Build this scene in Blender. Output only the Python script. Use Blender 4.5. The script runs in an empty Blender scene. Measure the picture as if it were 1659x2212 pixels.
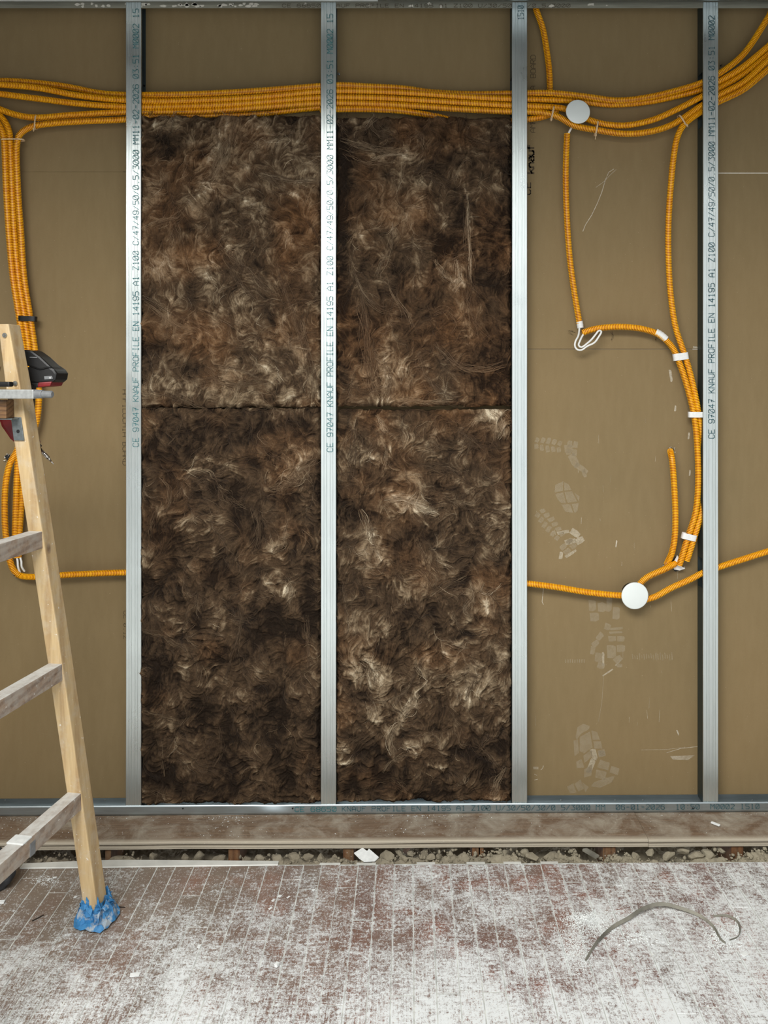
import bpy, bmesh, math, random
import numpy as np
from mathutils import Vector, Matrix, noise as mnoise

SC = bpy.context.scene
COL = SC.collection
random.seed(7)
RNG = np.random.default_rng(11)

# ------------------------------------------------------------------ camera, light, exposure
F = 1798.3           # focal length in pixels of the 1659 x 2212 frame
DC = 2.6             # camera to the front face of the studs
HC = 1.351           # camera height above the old floor board
VX, VY = 885.0, 823.0
cam = bpy.data.cameras.new('camera'); co = bpy.data.objects.new('camera', cam); COL.objects.link(co)
co.location = (0, -DC, HC); co.rotation_euler = (math.pi/2, 0, 0)
cam.sensor_fit = 'VERTICAL'; cam.sensor_height = 24; cam.lens = 24*F/2212.0
cam.shift_x = -(VX-829.5)/2212.0; cam.shift_y = -(1106-VY)/2212.0
cam.clip_start = 0.05
SC.camera = co

world = bpy.data.worlds.new('world'); SC.world = world; world.use_nodes = True
bg = world.node_tree.nodes['Background']
bg.inputs[0].default_value = (0.95, 0.985, 1.0, 1); bg.inputs[1].default_value = 1.04

def area(name, loc, target, sx, sy, power, col):
    l = bpy.data.lights.new(name, 'AREA'); l.shape = 'RECTANGLE'; l.size = sx; l.size_y = sy
    l.energy = power; l.color = col
    o = bpy.data.objects.new(name, l); COL.objects.link(o); o.location = loc
    o.rotation_euler = (Vector(target)-Vector(loc)).to_track_quat('-Z', 'Y').to_euler()
    return o
area('daylight_lamp', (-0.9, -3.5, 3.35), (0.4, -0.45, 0.2), 2.5, 1.2, 185, (1.0, 0.985, 0.94))  # added lamp above the ceiling edge, stands in for the window daylight

SC.view_settings.view_transform = 'Standard'; SC.view_settings.look = 'None'
SC.view_settings.gamma = 1.0; SC.view_settings.use_curve_mapping = False
SC.view_settings.exposure = 0.0

# ------------------------------------------------------------------ helpers
def gz(x): return 0.006*x                      # the old floor is slightly out of level
def P(px, py, y):                              # photo pixel + depth -> world point
    D = DC + y
    return Vector(((px-VX)*D/F, y, HC+(VY-py)*D/F))
def G(px, py):                                 # photo pixel -> point on the floor level
    D = HC*F/(py-VY)
    x = (px-VX)*D/F
    return Vector((x, D-DC, gz(x)))
def lin(r, g, b):
    return tuple(((c/255)/12.92 if c/255 <= 0.04045 else ((c/255+0.055)/1.055)**2.4) for c in (r, g, b))

def tag(o, label, cat, group=None, kind=None):
    if label: o['label'] = label
    if cat: o['category'] = cat
    if group: o['group'] = group
    if kind: o['kind'] = kind
    return o
def empty(name, loc=(0, 0, 0)):
    o = bpy.data.objects.new(name, None); COL.objects.link(o); o.location = loc
    o.empty_display_size = 0.05
    return o
def link(name, me, m=None, parent=None, loc=None):
    o = bpy.data.objects.new(name, me); COL.objects.link(o)
    if m is not None: me.materials.append(m) if not me.materials else None
    if loc is not None: o.location = loc
    if parent is not None:
        o.parent = parent
        if parent.location.length > 0 and loc is None:
            o.matrix_parent_inverse = Matrix.Translation(-Vector(parent.location))
    return o
def obj(name, bm, m, parent=None, smooth=False):
    me = bpy.data.meshes.new(name); bm.normal_update(); bm.to_mesh(me); bm.free()
    if smooth: me.polygons.foreach_set('use_smooth', [True]*len(me.polygons))
    return link(name, me, m, parent)
def pyobj(name, V, Fc, m, parent=None, smooth=False):
    me = bpy.data.meshes.new(name)
    if isinstance(V, np.ndarray):
        Fc = np.asarray(Fc, dtype=np.int32); n = Fc.shape[1]
        me.vertices.add(len(V)); me.vertices.foreach_set('co', V.astype(np.float32).ravel())
        me.loops.add(Fc.size); me.loops.foreach_set('vertex_index', Fc.ravel())
        me.polygons.add(len(Fc)); me.polygons.foreach_set('loop_start', np.arange(0, Fc.size, n, dtype=np.int32))
        me.polygons.foreach_set('loop_total', np.full(len(Fc), n, dtype=np.int32))
        me.update(calc_edges=True)
    else:
        me.from_pydata([tuple(v) for v in V], [], Fc); me.update()
    if smooth: me.polygons.foreach_set('use_smooth', np.ones(len(me.polygons), dtype=bool))
    return link(name, me, m, parent)
def box(bm, x0, x1, y0, y1, z0, z1, bevel=0.0, shear=False):
    vs = []
    for x in (x0, x1):
        for y in (y0, y1):
            for z in (z0, z1):
                vs.append(bm.verts.new((x, y, z + (gz(x) if shear else 0))))
    idx = [(0, 1, 3, 2), (4, 6, 7, 5), (0, 4, 5, 1), (2, 3, 7, 6), (0, 2, 6, 4), (1, 5, 7, 3)]
    fs = [bm.faces.new([vs[i] for i in f]) for f in idx]
    if bevel:
        es = list({e for f in fs for e in f.edges})
        bmesh.ops.bevel(bm, geom=es, offset=bevel, segments=2, affect='EDGES', profile=0.6)
def frame_box(bm, o, ax, ay, az, bevel=0.0, top=None):
    """box from origin o with edge vectors ax, ay, az; top = offset of the far az end"""
    t = top if top is not None else az
    pts = [o, o+ax, o+ax+ay, o+ay]; up = [p+t for p in pts]
    vs = [bm.verts.new(p) for p in pts+up]
    idx = [(3, 2, 1, 0), (4, 5, 6, 7), (0, 1, 5, 4), (1, 2, 6, 5), (2, 3, 7, 6), (3, 0, 4, 7)]
    fs = [bm.faces.new([vs[i] for i in f]) for f in idx]
    bmesh.ops.recalc_face_normals(bm, faces=fs)
    if bevel:
        es = list({e for f in fs for e in f.edges})
        bmesh.ops.bevel(bm, geom=es, offset=bevel, segments=2, affect='EDGES', profile=0.6)
def cyl(bm, c0, c1, r0, r1=None, n=20, caps=True):
    r1 = r0 if r1 is None else r1
    c0 = Vector(c0); c1 = Vector(c1); d = (c1-c0).normalized()
    a = d.orthogonal().normalized(); b = d.cross(a)
    A = [bm.verts.new(c0+r0*(math.cos(t)*a+math.sin(t)*b)) for t in [2*math.pi*i/n for i in range(n)]]
    B = [bm.verts.new(c1+r1*(math.cos(t)*a+math.sin(t)*b)) for t in [2*math.pi*i/n for i in range(n)]]
    for i in range(n):
        j = (i+1) % n
        bm.faces.new((A[i], A[j], B[j], B[i]))
    if caps:
        bm.faces.new(A[::-1]); bm.faces.new(B)
def prism_y(bm, pts, y0, y1, bevel=0.0):
    """pts: list of (x, z), extruded from y0 to y1"""
    A = [bm.verts.new((x, y0, z)) for x, z in pts]; B = [bm.verts.new((x, y1, z)) for x, z in pts]
    n = len(pts); fs = [bm.faces.new(A), bm.faces.new(B[::-1])]
    for i in range(n):
        j = (i+1) % n
        fs.append(bm.faces.new((A[i], B[i], B[j], A[j])))
    bmesh.ops.recalc_face_normals(bm, faces=fs)
    if bevel:
        es = list({e for f in fs for e in f.edges})
        bmesh.ops.bevel(bm, geom=es, offset=bevel, segments=2, affect='EDGES', profile=0.6)
def catmull(pts, step):
    pts = [Vector(p) for p in pts]
    if len(pts) == 2: dense = [pts[0].lerp(pts[1], t/20) for t in range(21)]
    else:
        q = [2*pts[0]-pts[1]] + pts + [2*pts[-1]-pts[-2]]
        dense = []
        for i in range(1, len(q)-2):
            p0, p1, p2, p3 = q[i-1:i+3]
            t0 = 0; t1 = t0+max(1e-5, (p1-p0).length)**.5; t2 = t1+max(1e-5, (p2-p1).length)**.5; t3 = t2+max(1e-5, (p3-p2).length)**.5
            n = max(6, int((p2-p1).length/0.006))
            for k in range(n):
                t = t1+(t2-t1)*k/n
                a1 = (t1-t)/(t1-t0)*p0+(t-t0)/(t1-t0)*p1
                a2 = (t2-t)/(t2-t1)*p1+(t-t1)/(t2-t1)*p2
                a3 = (t3-t)/(t3-t2)*p2+(t-t2)/(t3-t2)*p3
                b1 = (t2-t)/(t2-t0)*a1+(t-t0)/(t2-t0)*a2
                b2 = (t3-t)/(t3-t1)*a2+(t-t1)/(t3-t1)*a3
                dense.append((t2-t)/(t2-t1)*b1+(t-t1)/(t2-t1)*b2)
        dense.append(pts[-1])
    A = np.array([list(p) for p in dense]); seg = np.linalg.norm(np.diff(A, axis=0), axis=1)
    s = np.concatenate([[0], np.cumsum(seg)]); n = max(2, int(round(s[-1]/step)))
    u = np.linspace(0, s[-1], n+1)
    return np.stack([np.interp(u, s, A[:, i]) for i in range(3)], 1), s[-1]
def tube_np(C, R, sides, phase=0.0):
    """centre line C (n,3), radii R (n,) -> verts, quads, plus unwrapped uv"""
    T = np.gradient(C, axis=0); T /= np.linalg.norm(T, axis=1)[:, None]+1e-12
    ref = np.array([0.0, 1.0, 0.0])
    N = ref - (T@ref)[:, None]*T
    bad = np.linalg.norm(N, axis=1) < 0.2
    N[bad] = np.array([1.0, 0, 0]) - (T[bad]@np.array([1.0, 0, 0]))[:, None]*T[bad]
    N /= np.linalg.norm(N, axis=1)[:, None]+1e-12
    B = np.cross(T, N)
    a = np.linspace(0, 2*np.pi, sides, endpoint=False)+phase
    V = C[:, None, :] + R[:, None, None]*(np.cos(a)[None, :, None]*N[:, None, :]+np.sin(a)[None, :, None]*B[:, None, :])
    n = len(C); i = np.arange(n-1)[:, None]; j = np.arange(sides)[None, :]; j2 = (j+1) % sides
    Q = np.stack([i*sides+j, i*sides+j2, (i+1)*sides+j2, (i+1)*sides+j], -1).reshape(-1, 4)
    return V.reshape(-1, 3), Q

# ---- numpy value noise
def vnoise(x, y, seed=0):
    r = np.random.default_rng(seed).random((257, 257)); r[256] = r[0]; r[:, 256] = r[:, 0]
    xi = np.floor(x).astype(int); yi = np.floor(y).astype(int); fx = x-xi; fy = y-yi
    fx = fx*fx*(3-2*fx); fy = fy*fy*(3-2*fy); xi &= 255; yi &= 255
    a = r[yi, xi]; b = r[yi, xi+1]; c = r[yi+1, xi]; d = r[yi+1, xi+1]
    return (a*(1-fx)+b*fx)*(1-fy)+(c*(1-fx)+d*fx)*fy
def fbm(x, y, oct=4, seed=0, gain=.5):
    s = 0; a = 1; t = 0
    for o in range(oct):
        s = s+a*vnoise(x*2**o+o*17.3, y*2**o+o*9.1, seed+o); t += a; a *= gain
    return s/t

# ------------------------------------------------------------------ materials
def mat(name):
    m = bpy.data.materials.new(name); m.use_nodes = True; nt = m.node_tree
    return m, nt, nt.nodes['Principled BSDF']
class NB:
    def __init__(s, nt): s.nt = nt
    def n(s, t, **kw):
        nd = s.nt.nodes.new(t)
        for k, v in kw.items():
            if k.startswith('i_'):
                key = k[2:]; key = int(key) if key.isdigit() else key.replace('_', ' ')
                inp = nd.inputs[key]
                if hasattr(v, 'is_output') or isinstance(v, bpy.types.NodeSocket): s.nt.links.new(v, inp)
                else: inp.default_value = v
            else: setattr(nd, k, v)
        return nd
    def coord(s, kind='Position', scale=(1, 1, 1), loc=(0, 0, 0)):
        if kind == 'Position': src = s.n('ShaderNodeNewGeometry').outputs['Position']
        else: src = s.n('ShaderNodeTexCoord').outputs[kind]
        return s.n('ShaderNodeMapping', i_Vector=src, i_Scale=scale, i_Location=loc).outputs[0]
    def noise(s, vec, scale, detail=4, rough=.5, dist=0.0):
        return s.n('ShaderNodeTexNoise', i_Vector=vec, i_Scale=scale, i_Detail=detail, i_Roughness=rough, i_Distortion=dist).outputs[0]
    def ramp(s, f, stops, interp='LINEAR'):
        r = s.n('ShaderNodeValToRGB', i_Fac=f); cr = r.color_ramp; cr.interpolation = interp
        while len(cr.elements) < len(stops): cr.elements.new(0.5)
        for e, (p, c) in zip(cr.elements, stops):
            e.position = p; e.color = (c, c, c, 1) if not hasattr(c, '__len__') else (*c[:3], 1)
        return r.outputs[0]
    def mix(s, f, a, b, mode='MIX'):
        m = s.n('ShaderNodeMix', data_type='RGBA', blend_type=mode)
        for i, v in ((0, f), (6, a), (7, b)):
            if isinstance(v, bpy.types.NodeSocket): s.nt.links.new(v, m.inputs[i])
            else: m.inputs[i].default_value = v if i == 0 else (*v[:3], 1)
        return m.outputs[2]
    def math(s, op, a, b=0.0, c=0.0, clamp=False):
        m = s.n('ShaderNodeMath', operation=op, use_clamp=clamp)
        for i, v in enumerate((a, b, c)):
            if isinstance(v, bpy.types.NodeSocket): s.nt.links.new(v, m.inputs[i])
            else: m.inputs[i].default_value = v
        return m.outputs[0]
    def bump(s, h, strength, dist=0.001):
        return s.n('ShaderNodeBump', i_Height=h, i_Strength=strength, i_Distance=dist).outputs[0]
    def set(s, node, name, v):
        if isinstance(v, bpy.types.NodeSocket): s.nt.links.new(v, node.inputs[name])
        else: node.inputs[name].default_value = v

def flat_mat(name, rgb, rough=0.6, var=0.10, scale=60, metallic=0.0, bump=0.0):
    m, nt, b = mat(name); q = NB(nt)
    c = lin(*rgb); v = q.coord('Object')
    n = q.noise(v, scale, 3)
    col = q.ramp(n, [(0.3, tuple(x*(1-var) for x in c)), (0.7, tuple(min(1, x*(1+var)) for x in c))])
    q.set(b, 'Base Color', col); b.inputs['Roughness'].default_value = rough
    b.inputs['Metallic'].default_value = metallic
    if bump: q.set(b, 'Normal', q.bump(n, bump))
    return m

# gypsum board: grey-brown paper with faint blotches
def board_mat():
    m, nt, b = mat('gypsum_board_paper'); q = NB(nt); v = q.coord()
    n1 = q.noise(v, 1.6, 3, .5); n2 = q.noise(q.coord(scale=(1, 1, .25)), 40, 3, .6); n3 = q.noise(v, 420, 2)
    c = q.ramp(n1, [(0.25, lin(119, 102, 70)), (0.75, lin(130, 109, 74))])
    c = q.mix(q.ramp(n2, [(.35, .0), (.75, .22)]), c, lin(142, 123, 90))
    c = q.mix(q.ramp(n3, [(.62, 0), (.72, .35)]), c, lin(110, 92, 68))
    sp = q.noise(v, 260, 1); c = q.mix(q.ramp(sp, [(.80, 0), (.84, .6)]), c, lin(190, 175, 150))
    q.set(b, 'Base Color', c); b.inputs['Roughness'].default_value = .85
    q.set(b, 'Normal', q.bump(n3, .15, .0005))
    return m
M_BOARD = board_mat()
M_PLASTER = flat_mat('gypsum_core', (205, 200, 188), .9, .08, 200)
def zinc(name, base, rough, streak=(220, 220, 14), darker=.8, aniso=.0):
    m, nt, b = mat(name); q = NB(nt)
    v = q.coord(scale=streak); n = q.noise(v, 1.0, 4, .6); n2 = q.noise(q.coord(), 9, 3)
    c = lin(*base); cd = tuple(x*darker for x in c)
    col = q.ramp(n, [(.3, cd), (.65, c)]); col = q.mix(q.ramp(n2, [(.45, 0), (.7, .25)]), col, cd)
    q.set(b, 'Base Color', col); b.inputs['Metallic'].default_value = .92
    q.set(b, 'Roughness', q.ramp(n2, [(.3, rough-.05), (.7, rough+.07)]))
    w = q.n('ShaderNodeTexWave', wave_type='BANDS', bands_direction='Z', i_Vector=q.coord(), i_Scale=160.0, i_Distortion=0.0).outputs[1]
    h = q.math('MULTIPLY', w, .5); h = q.math('ADD', h, q.math('MULTIPLY', n, .5))
    q.set(b, 'Normal', q.bump(h, .06, .0006))
    return m
M_STUD = zinc('galvanised_stud', (219, 226, 225), .30, darker=.90)
M_TRACK = zinc('galvanised_track', (178, 188, 192), .38, (14, 220, 220), .85)
M_TOPTRACK = zinc('plaster_dulled_track', (172, 168, 152), .5, (6, 90, 90), .7)
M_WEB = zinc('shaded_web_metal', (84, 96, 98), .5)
M_CEILMETAL = flat_mat('white_ceiling_profile', (218, 226, 230), .5, .05, 20)
M_INK = flat_mat('print_ink_teal', (45, 116, 122), .6, .3, 300)
M_INKD = flat_mat('print_ink_dark_teal', (28, 82, 92), .6, .3, 300)
M_BPRINT = flat_mat('board_print', (74, 62, 44), .9, .15, 200)
M_SCREW = flat_mat('screw_metal', (170, 172, 170), .3, .1, 80, .9)
M_BLACK = flat_mat('black_plastic', (15, 15, 16), .5, .25, 90, 0, .2)
M_BLACKT = flat_mat('black_tape', (14, 15, 18), .35, .2, 90)
M_RED = flat_mat('dark_red_plastic', (122, 30, 34), .45, .12, 60)
M_WTAPE = flat_mat('white_tape', (224, 224, 222), .5, .05, 200)
M_WCABLE = flat_mat('white_cable', (226, 226, 222), .45, .05, 60)
M_LID = flat_mat('white_lid_plastic', (222, 228, 226), .35, .02, 20)
M_TIE = flat_mat('cable_tie_nylon', (206, 178, 140), .4, .08, 90)
M_STEELBR = flat_mat('bracket_steel', (120, 128, 130), .4, .15, 120, .6)
M_ALU = flat_mat('aluminium_bar', (205, 208, 208), .38, .12, 140, .75)
M_GREYP = flat_mat('grey_rubber', (118, 120, 122), .5, .2, 70)
M_CHROME = flat_mat('chrome_bit', (205, 200, 195), .16, .05, 40, 1.0)
M_FELT = flat_mat('dark_grey_sack', (58, 60, 64), .8, .25, 50, 0, .5)

def conduit_mat():
    m, nt, b = mat('orange_corrugated_pvc'); q = NB(nt)
    at = q.n('ShaderNodeAttribute', attribute_name='ring').outputs[0]      # x: groove 1 / rib 0, y: seam
    sep = q.n('ShaderNodeSeparateColor', i_Color=at)
    n = q.noise(q.coord(), 18, 2)
    c = q.ramp(n, [(.3, lin(248, 172, 4)), (.7, lin(255, 190, 8))])
    c = q.mix(q.math('MULTIPLY', sep.outputs[0], .92), c, lin(168, 78, 6))  # grooves mixed darker, their shade is put into the colour
    c = q.mix(q.math('MULTIPLY', sep.outputs[1], .5), c, lin(120, 45, 10))
    q.set(b, 'Base Color', c); b.inputs['Roughness'].default_value = .42
    return m
M_COND = conduit_mat()

def wool_mat():
    m, nt, b = mat('brown_mineral_wool'); q = NB(nt)
    a = q.n('ShaderNodeAttribute', attribute_name='Col').outputs[0]
    v = q.coord(); nz = q.noise(v, 240, 3, .65, .6)
    f = q.ramp(nz, [(.28, .62), (.75, 1.35)])
    c = q.mix(1.0, a, f, 'MULTIPLY')
    sp = q.noise(v, 900, 1); c = q.mix(q.ramp(sp, [(.80, 0), (.86, .5)]), c, lin(205, 180, 140))
    q.set(b, 'Base Color', c); b.inputs['Roughness'].default_value = .95
    b.inputs['Specular IOR Level'].default_value = .15
    q.set(b, 'Normal', q.bump(nz, .5, .0022))
    return m
M_WOOL = wool_mat()
def fibre_mat():
    m, nt, b = mat('wool_fibres'); q = NB(nt)
    a = q.n('ShaderNodeAttribute', attribute_name='Col').outputs[0]
    q.set(b, 'Base Color', a); b.inputs['Roughness'].default_value = .8
    b.inputs['Specular IOR Level'].default_value = .25
    return m
M_FIBRE = fibre_mat()

def wood_mat(name, light, dark, axis=2, dust=0.0, ring=26.0, dustcol=(190, 188, 180), knots=True, rough=.7, top=0.0):
    m, nt, b = mat(name); q = NB(nt)
    sc = [1, 1, 1]; sc[axis] = .045
    v = q.coord('Object', scale=sc)
    n0 = q.noise(v, 14, 3, .5)
    w = q.n('ShaderNodeTexWave', wave_type='RINGS', rings_direction='XYZ'[axis], i_Vector=v, i_Scale=ring, i_Distortion=3.5, i_Detail=3.0).outputs[1]
    f = q.noise(v, 160, 4, .6)
    c = q.ramp(w, [(.1, lin(*dark)), (.55, lin(*light))])
    c = q.mix(.55, c, q.ramp(f, [(.3, lin(*dark)), (.7, lin(*light))]))
    c = q.mix(q.ramp(n0, [(.35, .0), (.8, .35)]), c, tuple(x*.8 for x in lin(*light)))
    if knots:
        kv = q.coord('Object', scale=(7, 7, 5)); k = q.n('ShaderNodeTexVoronoi', i_Vector=kv, i_Scale=1.6).outputs[0]
        c = q.mix(q.ramp(k, [(.05, .8), (.12, 0)]), c, lin(104, 72, 44))
    if dust:
        d = q.noise(q.coord('Object'), 24, 6, .7)
        c = q.mix(q.ramp(d, [(.62-dust*.45, 0), (.72-dust*.3, dust)]), c, lin(*dustcol))
        sp = q.noise(q.coord('Object'), 95, 2); c = q.mix(q.ramp(sp, [(.70, 0), (.74, .7)]), c, lin(232, 230, 224))
    if top:
        nz = q.n('ShaderNodeSeparateXYZ', i_Vector=q.n('ShaderNodeNewGeometry').outputs['Normal']).outputs[2]
        c = q.mix(q.math('MULTIPLY', q.ramp(nz, [(.5, 0), (.8, top)]), q.ramp(q.noise(q.coord(), 45, 5, .7), [(.3, .45), (.6, 1)])), c, lin(214, 214, 210))
    q.set(b, 'Base Color', c); b.inputs['Roughness'].default_value = rough
    q.set(b, 'Normal', q.bump(f, .25, .0008))
    return m
M_PINE = wood_mat('pale_pine', (206, 180, 136), (168, 138, 98), 2, .34, 9.0, (196, 186, 166))
M_RUNG = wood_mat('weathered_rung_wood', (172, 150, 130), (112, 88, 70), 1, .5, 22.0, (184, 180, 172), top=.95)
M_DARKWOOD = wood_mat('brown_cross_rail', (122, 90, 58), (72, 48, 28), 0, .08, 30.0)
M_JOIST = wood_mat('old_joist_wood', (126, 88, 56), (76, 48, 30), 2, .25, 18.0, (150, 138, 112), False)
M_SHADE = wood_mat('dark_wood', (70, 52, 38), (40, 28, 20), 0, .1, 20.0, knots=False)

def floor_mat(name, plank=True):
    """worn red-brown parquet under plaster dust; all detail is in world coordinates"""
    m, nt, b = mat(name); q = NB(nt); v = q.coord()
    sep = q.n('ShaderNodeSeparateXYZ', i_Vector=v); X, Y = sep.outputs[0], sep.outputs[1]
    rnd = q.n('ShaderNodeObjectInfo').outputs['Random']
    base = q.ramp(rnd, [(0, lin(118, 84, 76)), (.35, lin(126, 92, 82)), (.6, lin(110, 82, 72)), (.82, lin(136, 90, 76)), (1, lin(106, 84, 74))])
    red = q.noise(v, 7, 3, .5)
    base = q.mix(q.ramp(red, [(.56, 0), (.66, .6)]), base, lin(156, 94, 74))
    gr = q.noise(q.coord(scale=(60, 3, 1)), 4, 4, .6)
    base = q.mix(q.ramp(gr, [(.35, .35), (.6, 0)]), base, lin(78, 56, 48))
    st = lambda n_, a=.36, b_=.64: q.ramp(n_, [(a, 0), (b_, 1)])
    # grey fine dust film, denser near the wall and on the left
    film = q.noise(v, 5, 5, .65)
    lf = q.math('MULTIPLY_ADD', X, -.55, .22); lf = q.math('ADD', lf, q.math('MULTIPLY_ADD', Y, .45, .22))
    filmf = q.math('ADD', q.math('MULTIPLY', st(film), .35), lf, clamp=True)
    base = q.mix(q.math('MULTIPLY', filmf, .80), base, lin(136, 126, 112))
    # white plaster dust: coverage grows towards the room and to the right
    dens = q.math('MULTIPLY_ADD', Y, -.42, -.02)
    dens = q.math('ADD', dens, q.math('MULTIPLY', X, .13))
    dens = q.math('MINIMUM', dens, .325)
    big = st(q.noise(v, 2.6, 3, .5, .4)); mid = st(q.noise(v, 13, 5, .72, .3))
    dens = q.math('ADD', dens, q.math('MULTIPLY_ADD', big, .24, -.12)); dens = q.math('ADD', dens, q.math('MULTIPLY_ADD', mid, .26, -.13))
    fine = st(q.noise(q.coord(scale=(1, .6, 1)), 170, 5, .8, .5)); speck = st(q.noise(v, 480, 3, .7))
    smear = st(q.noise(q.coord(scale=(2.2, 9, 1)), 16, 5, .7, .8)); streak = st(q.noise(q.coord(scale=(250, 4, 1)), 1.0, 2, .5), .42, .58)
    near = q.math('MULTIPLY_ADD', Y, -1.5, -.85, clamp=True)
    t = q.math('ADD', q.math('MULTIPLY', fine, .42), q.math('MULTIPLY', speck, .30)); t = q.math('ADD', t, q.math('MULTIPLY', smear, .24)); t = q.math('ADD', t, q.math('MULTIPLY', q.math('MULTIPLY', streak, near), .30))
    t = q.math('ADD', t, .08)
    fr_ = q.math('FRACT', q.math('MULTIPLY', q.math('SUBTRACT', X, (892-885)*(2.6+YE_)/F), 1/.0509))
    ds = q.math('MINIMUM', fr_, q.math('SUBTRACT', 1.0, fr_))
    seam = q.ramp(ds, [(0, 1), (.10, 0)])
    seam = q.math('MULTIPLY', seam, q.ramp(q.noise(q.coord(scale=(6, 2.5, 1)), 4, 3, .6), [(.40, .0), (.62, 1)]))
    seam = q.math('MULTIPLY', seam, q.math('MULTIPLY_ADD', X, 1.2, 1.0, clamp=True))
    t = q.math('ADD', t, q.math('MULTIPLY', seam, .34))
    white = q.ramp(q.math('ADD', t, dens), [(.60, 0), (.78, .48), (1.06, .97)])
    c = q.mix(white, base, lin(232, 236, 237))
    # scratches and grains
    g1 = q.n('ShaderNodeTexVoronoi', i_Vector=v, i_Scale=120.0).outputs[0]
    c = q.mix(q.ramp(g1, [(.10, .85), (.17, 0)]), c, lin(236, 234, 226))
    q.set(b, 'Base Color', c)
    q.set(b, 'Roughness', q.ramp(white, [(0, .55), (1, .9)]))
    h = q.math('ADD', q.math('MULTIPLY', white, .6), q.math('MULTIPLY', fine, .4))
    q.set(b, 'Normal', q.bump(h, .45, .0012))
    return m
YE_ = -(DC-HC*F/(1867-VY))
M_FLOOR = floor_mat('dusty_parquet')
M_SEAM = flat_mat('plaster_in_joints', (196, 198, 194), .9, .35, 40)

def border_mat():
    m, nt, b = mat('old_border_board'); q = NB(nt); v = q.coord()
    gr = q.noise(q.coord(scale=(2.2, 60, 60)), 3, 5, .65); big = q.noise(v, 3.2, 3)
    c = q.ramp(gr, [(.3, lin(92, 74, 58)), (.7, lin(136, 114, 92))])
    c = q.mix(q.ramp(big, [(.4, 0), (.75, .5)]), c, lin(114, 88, 66))
    d = q.noise(v, 11, 6, .72, .5)
    sx = q.n('ShaderNodeSeparateXYZ', i_Vector=v).outputs[0]
    dd = q.math('ADD', d, q.math('MULTIPLY', sx, .03))
    c = q.mix(q.ramp(dd, [(.42, 0), (.72, .85)]), c, lin(176, 168, 152))
    f = q.noise(q.coord(scale=(1, 3, 1)), 90, 5, .8); c = q.mix(q.ramp(f, [(.60, 0), (.70, .75)]), c, lin(208, 202, 188))
    sy = q.n('ShaderNodeSeparateXYZ', i_Vector=v).outputs[1]
    rim = q.math('ADD', sy, q.math('MULTIPLY_ADD', d, .03, -.015))
    rf = q.n('ShaderNodeMapRange', i_Value=rim, i_1=YN_-.004, i_2=YN_+.020, i_3=.75, i_4=0.0).outputs[0]
    c = q.mix(rf, c, lin(196, 188, 170))
    q.set(b, 'Base Color', c); b.inputs['Roughness'].default_value = .75
    q.set(b, 'Normal', q.bump(gr, .3, .001))
    return m
YN_ = -(DC-HC*F/(1815-VY))
M_BORDER = border_mat()
def rubble_mat():
    m, nt, b = mat('lime_rubble'); q = NB(nt); v = q.coord()
    n = q.noise(v, 30, 6, .7); r = q.n('ShaderNodeObjectInfo').outputs['Random']
    c = q.ramp(n, [(.25, lin(84, 76, 64)), (.55, lin(132, 123, 106)), (.8, lin(164, 155, 136))])
    sx = q.n('ShaderNodeSeparateXYZ', i_Vector=v).outputs[0]
    c = q.mix(q.ramp(q.math('MULTIPLY_ADD', sx, .4, .4), [(0, .0), (1, .55)]), c, lin(196, 188, 164))
    c = q.mix(q.math('MULTIPLY', r, .3), c, lin(120, 110, 92))
    q.set(b, 'Base Color', c); b.inputs['Roughness'].default_value = .95
    q.set(b, 'Normal', q.bump(q.noise(v, 160, 5, .7), .7, .003))
    return m
M_RUBBLE = rubble_mat()
M_WHITEP = flat_mat('white_painted_wood', (206, 206, 200), .6, .10, 25, 0, .2)
M_CHIP = flat_mat('plaster_chip', (230, 233, 232), .85, .08, 80, 0, .4)
M_PAPER = flat_mat('torn_joint_paper', (124, 121, 110), .8, .45, 16, 0, .4)
M_SPLINTER = flat_mat('dark_splinter', (52, 42, 34), .8, .2, 60)
M_WALLPAINT = flat_mat('room_plaster_wall', (160, 158, 154), .9, .06, 3)
M_CEIL = flat_mat('ceiling_board_grey', (112, 110, 105), .9, .08, 3)
M_CEILDARK = flat_mat('open_ceiling_void', (26, 26, 28), .95, .1, 3)
def tape_mat():
    m, nt, b = mat('blue_masking_tape'); q = NB(nt)
    n = q.noise(q.coord(), 55, 5, .7)
    c = q.ramp(n, [(.3, lin(40, 100, 150)), (.55, lin(56, 128, 182))])
    c = q.mix(q.ramp(q.noise(q.coord(), 26, 5, .7), [(.50, 0), (.58, .85)]), c, lin(168, 174, 176))
    q.set(b, 'Base Color', c); b.inputs['Roughness'].default_value = .6
    return m
M_BLUE = tape_mat()
def dust_print_mat(op, rgb=(186, 172, 146)):
    m, nt, b = mat('dust_mark'); q = NB(nt)
    n = q.noise(q.coord(), 90, 4, .7); a = q.ramp(n, [(.3, op*.45), (.65, op)])
    b.inputs['Base Color'].default_value = (*lin(*rgb), 1); b.inputs['Roughness'].default_value = .95
    q.set(b, 'Alpha', a)
    return m
M_PRINT = dust_print_mat(.36); M_PRINT2 = dust_print_mat(.62, (200, 188, 164)); M_SCUFF = dust_print_mat(.75, (214, 204, 184))
M_PENCIL = dust_print_mat(.7, (40, 34, 28))

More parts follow.
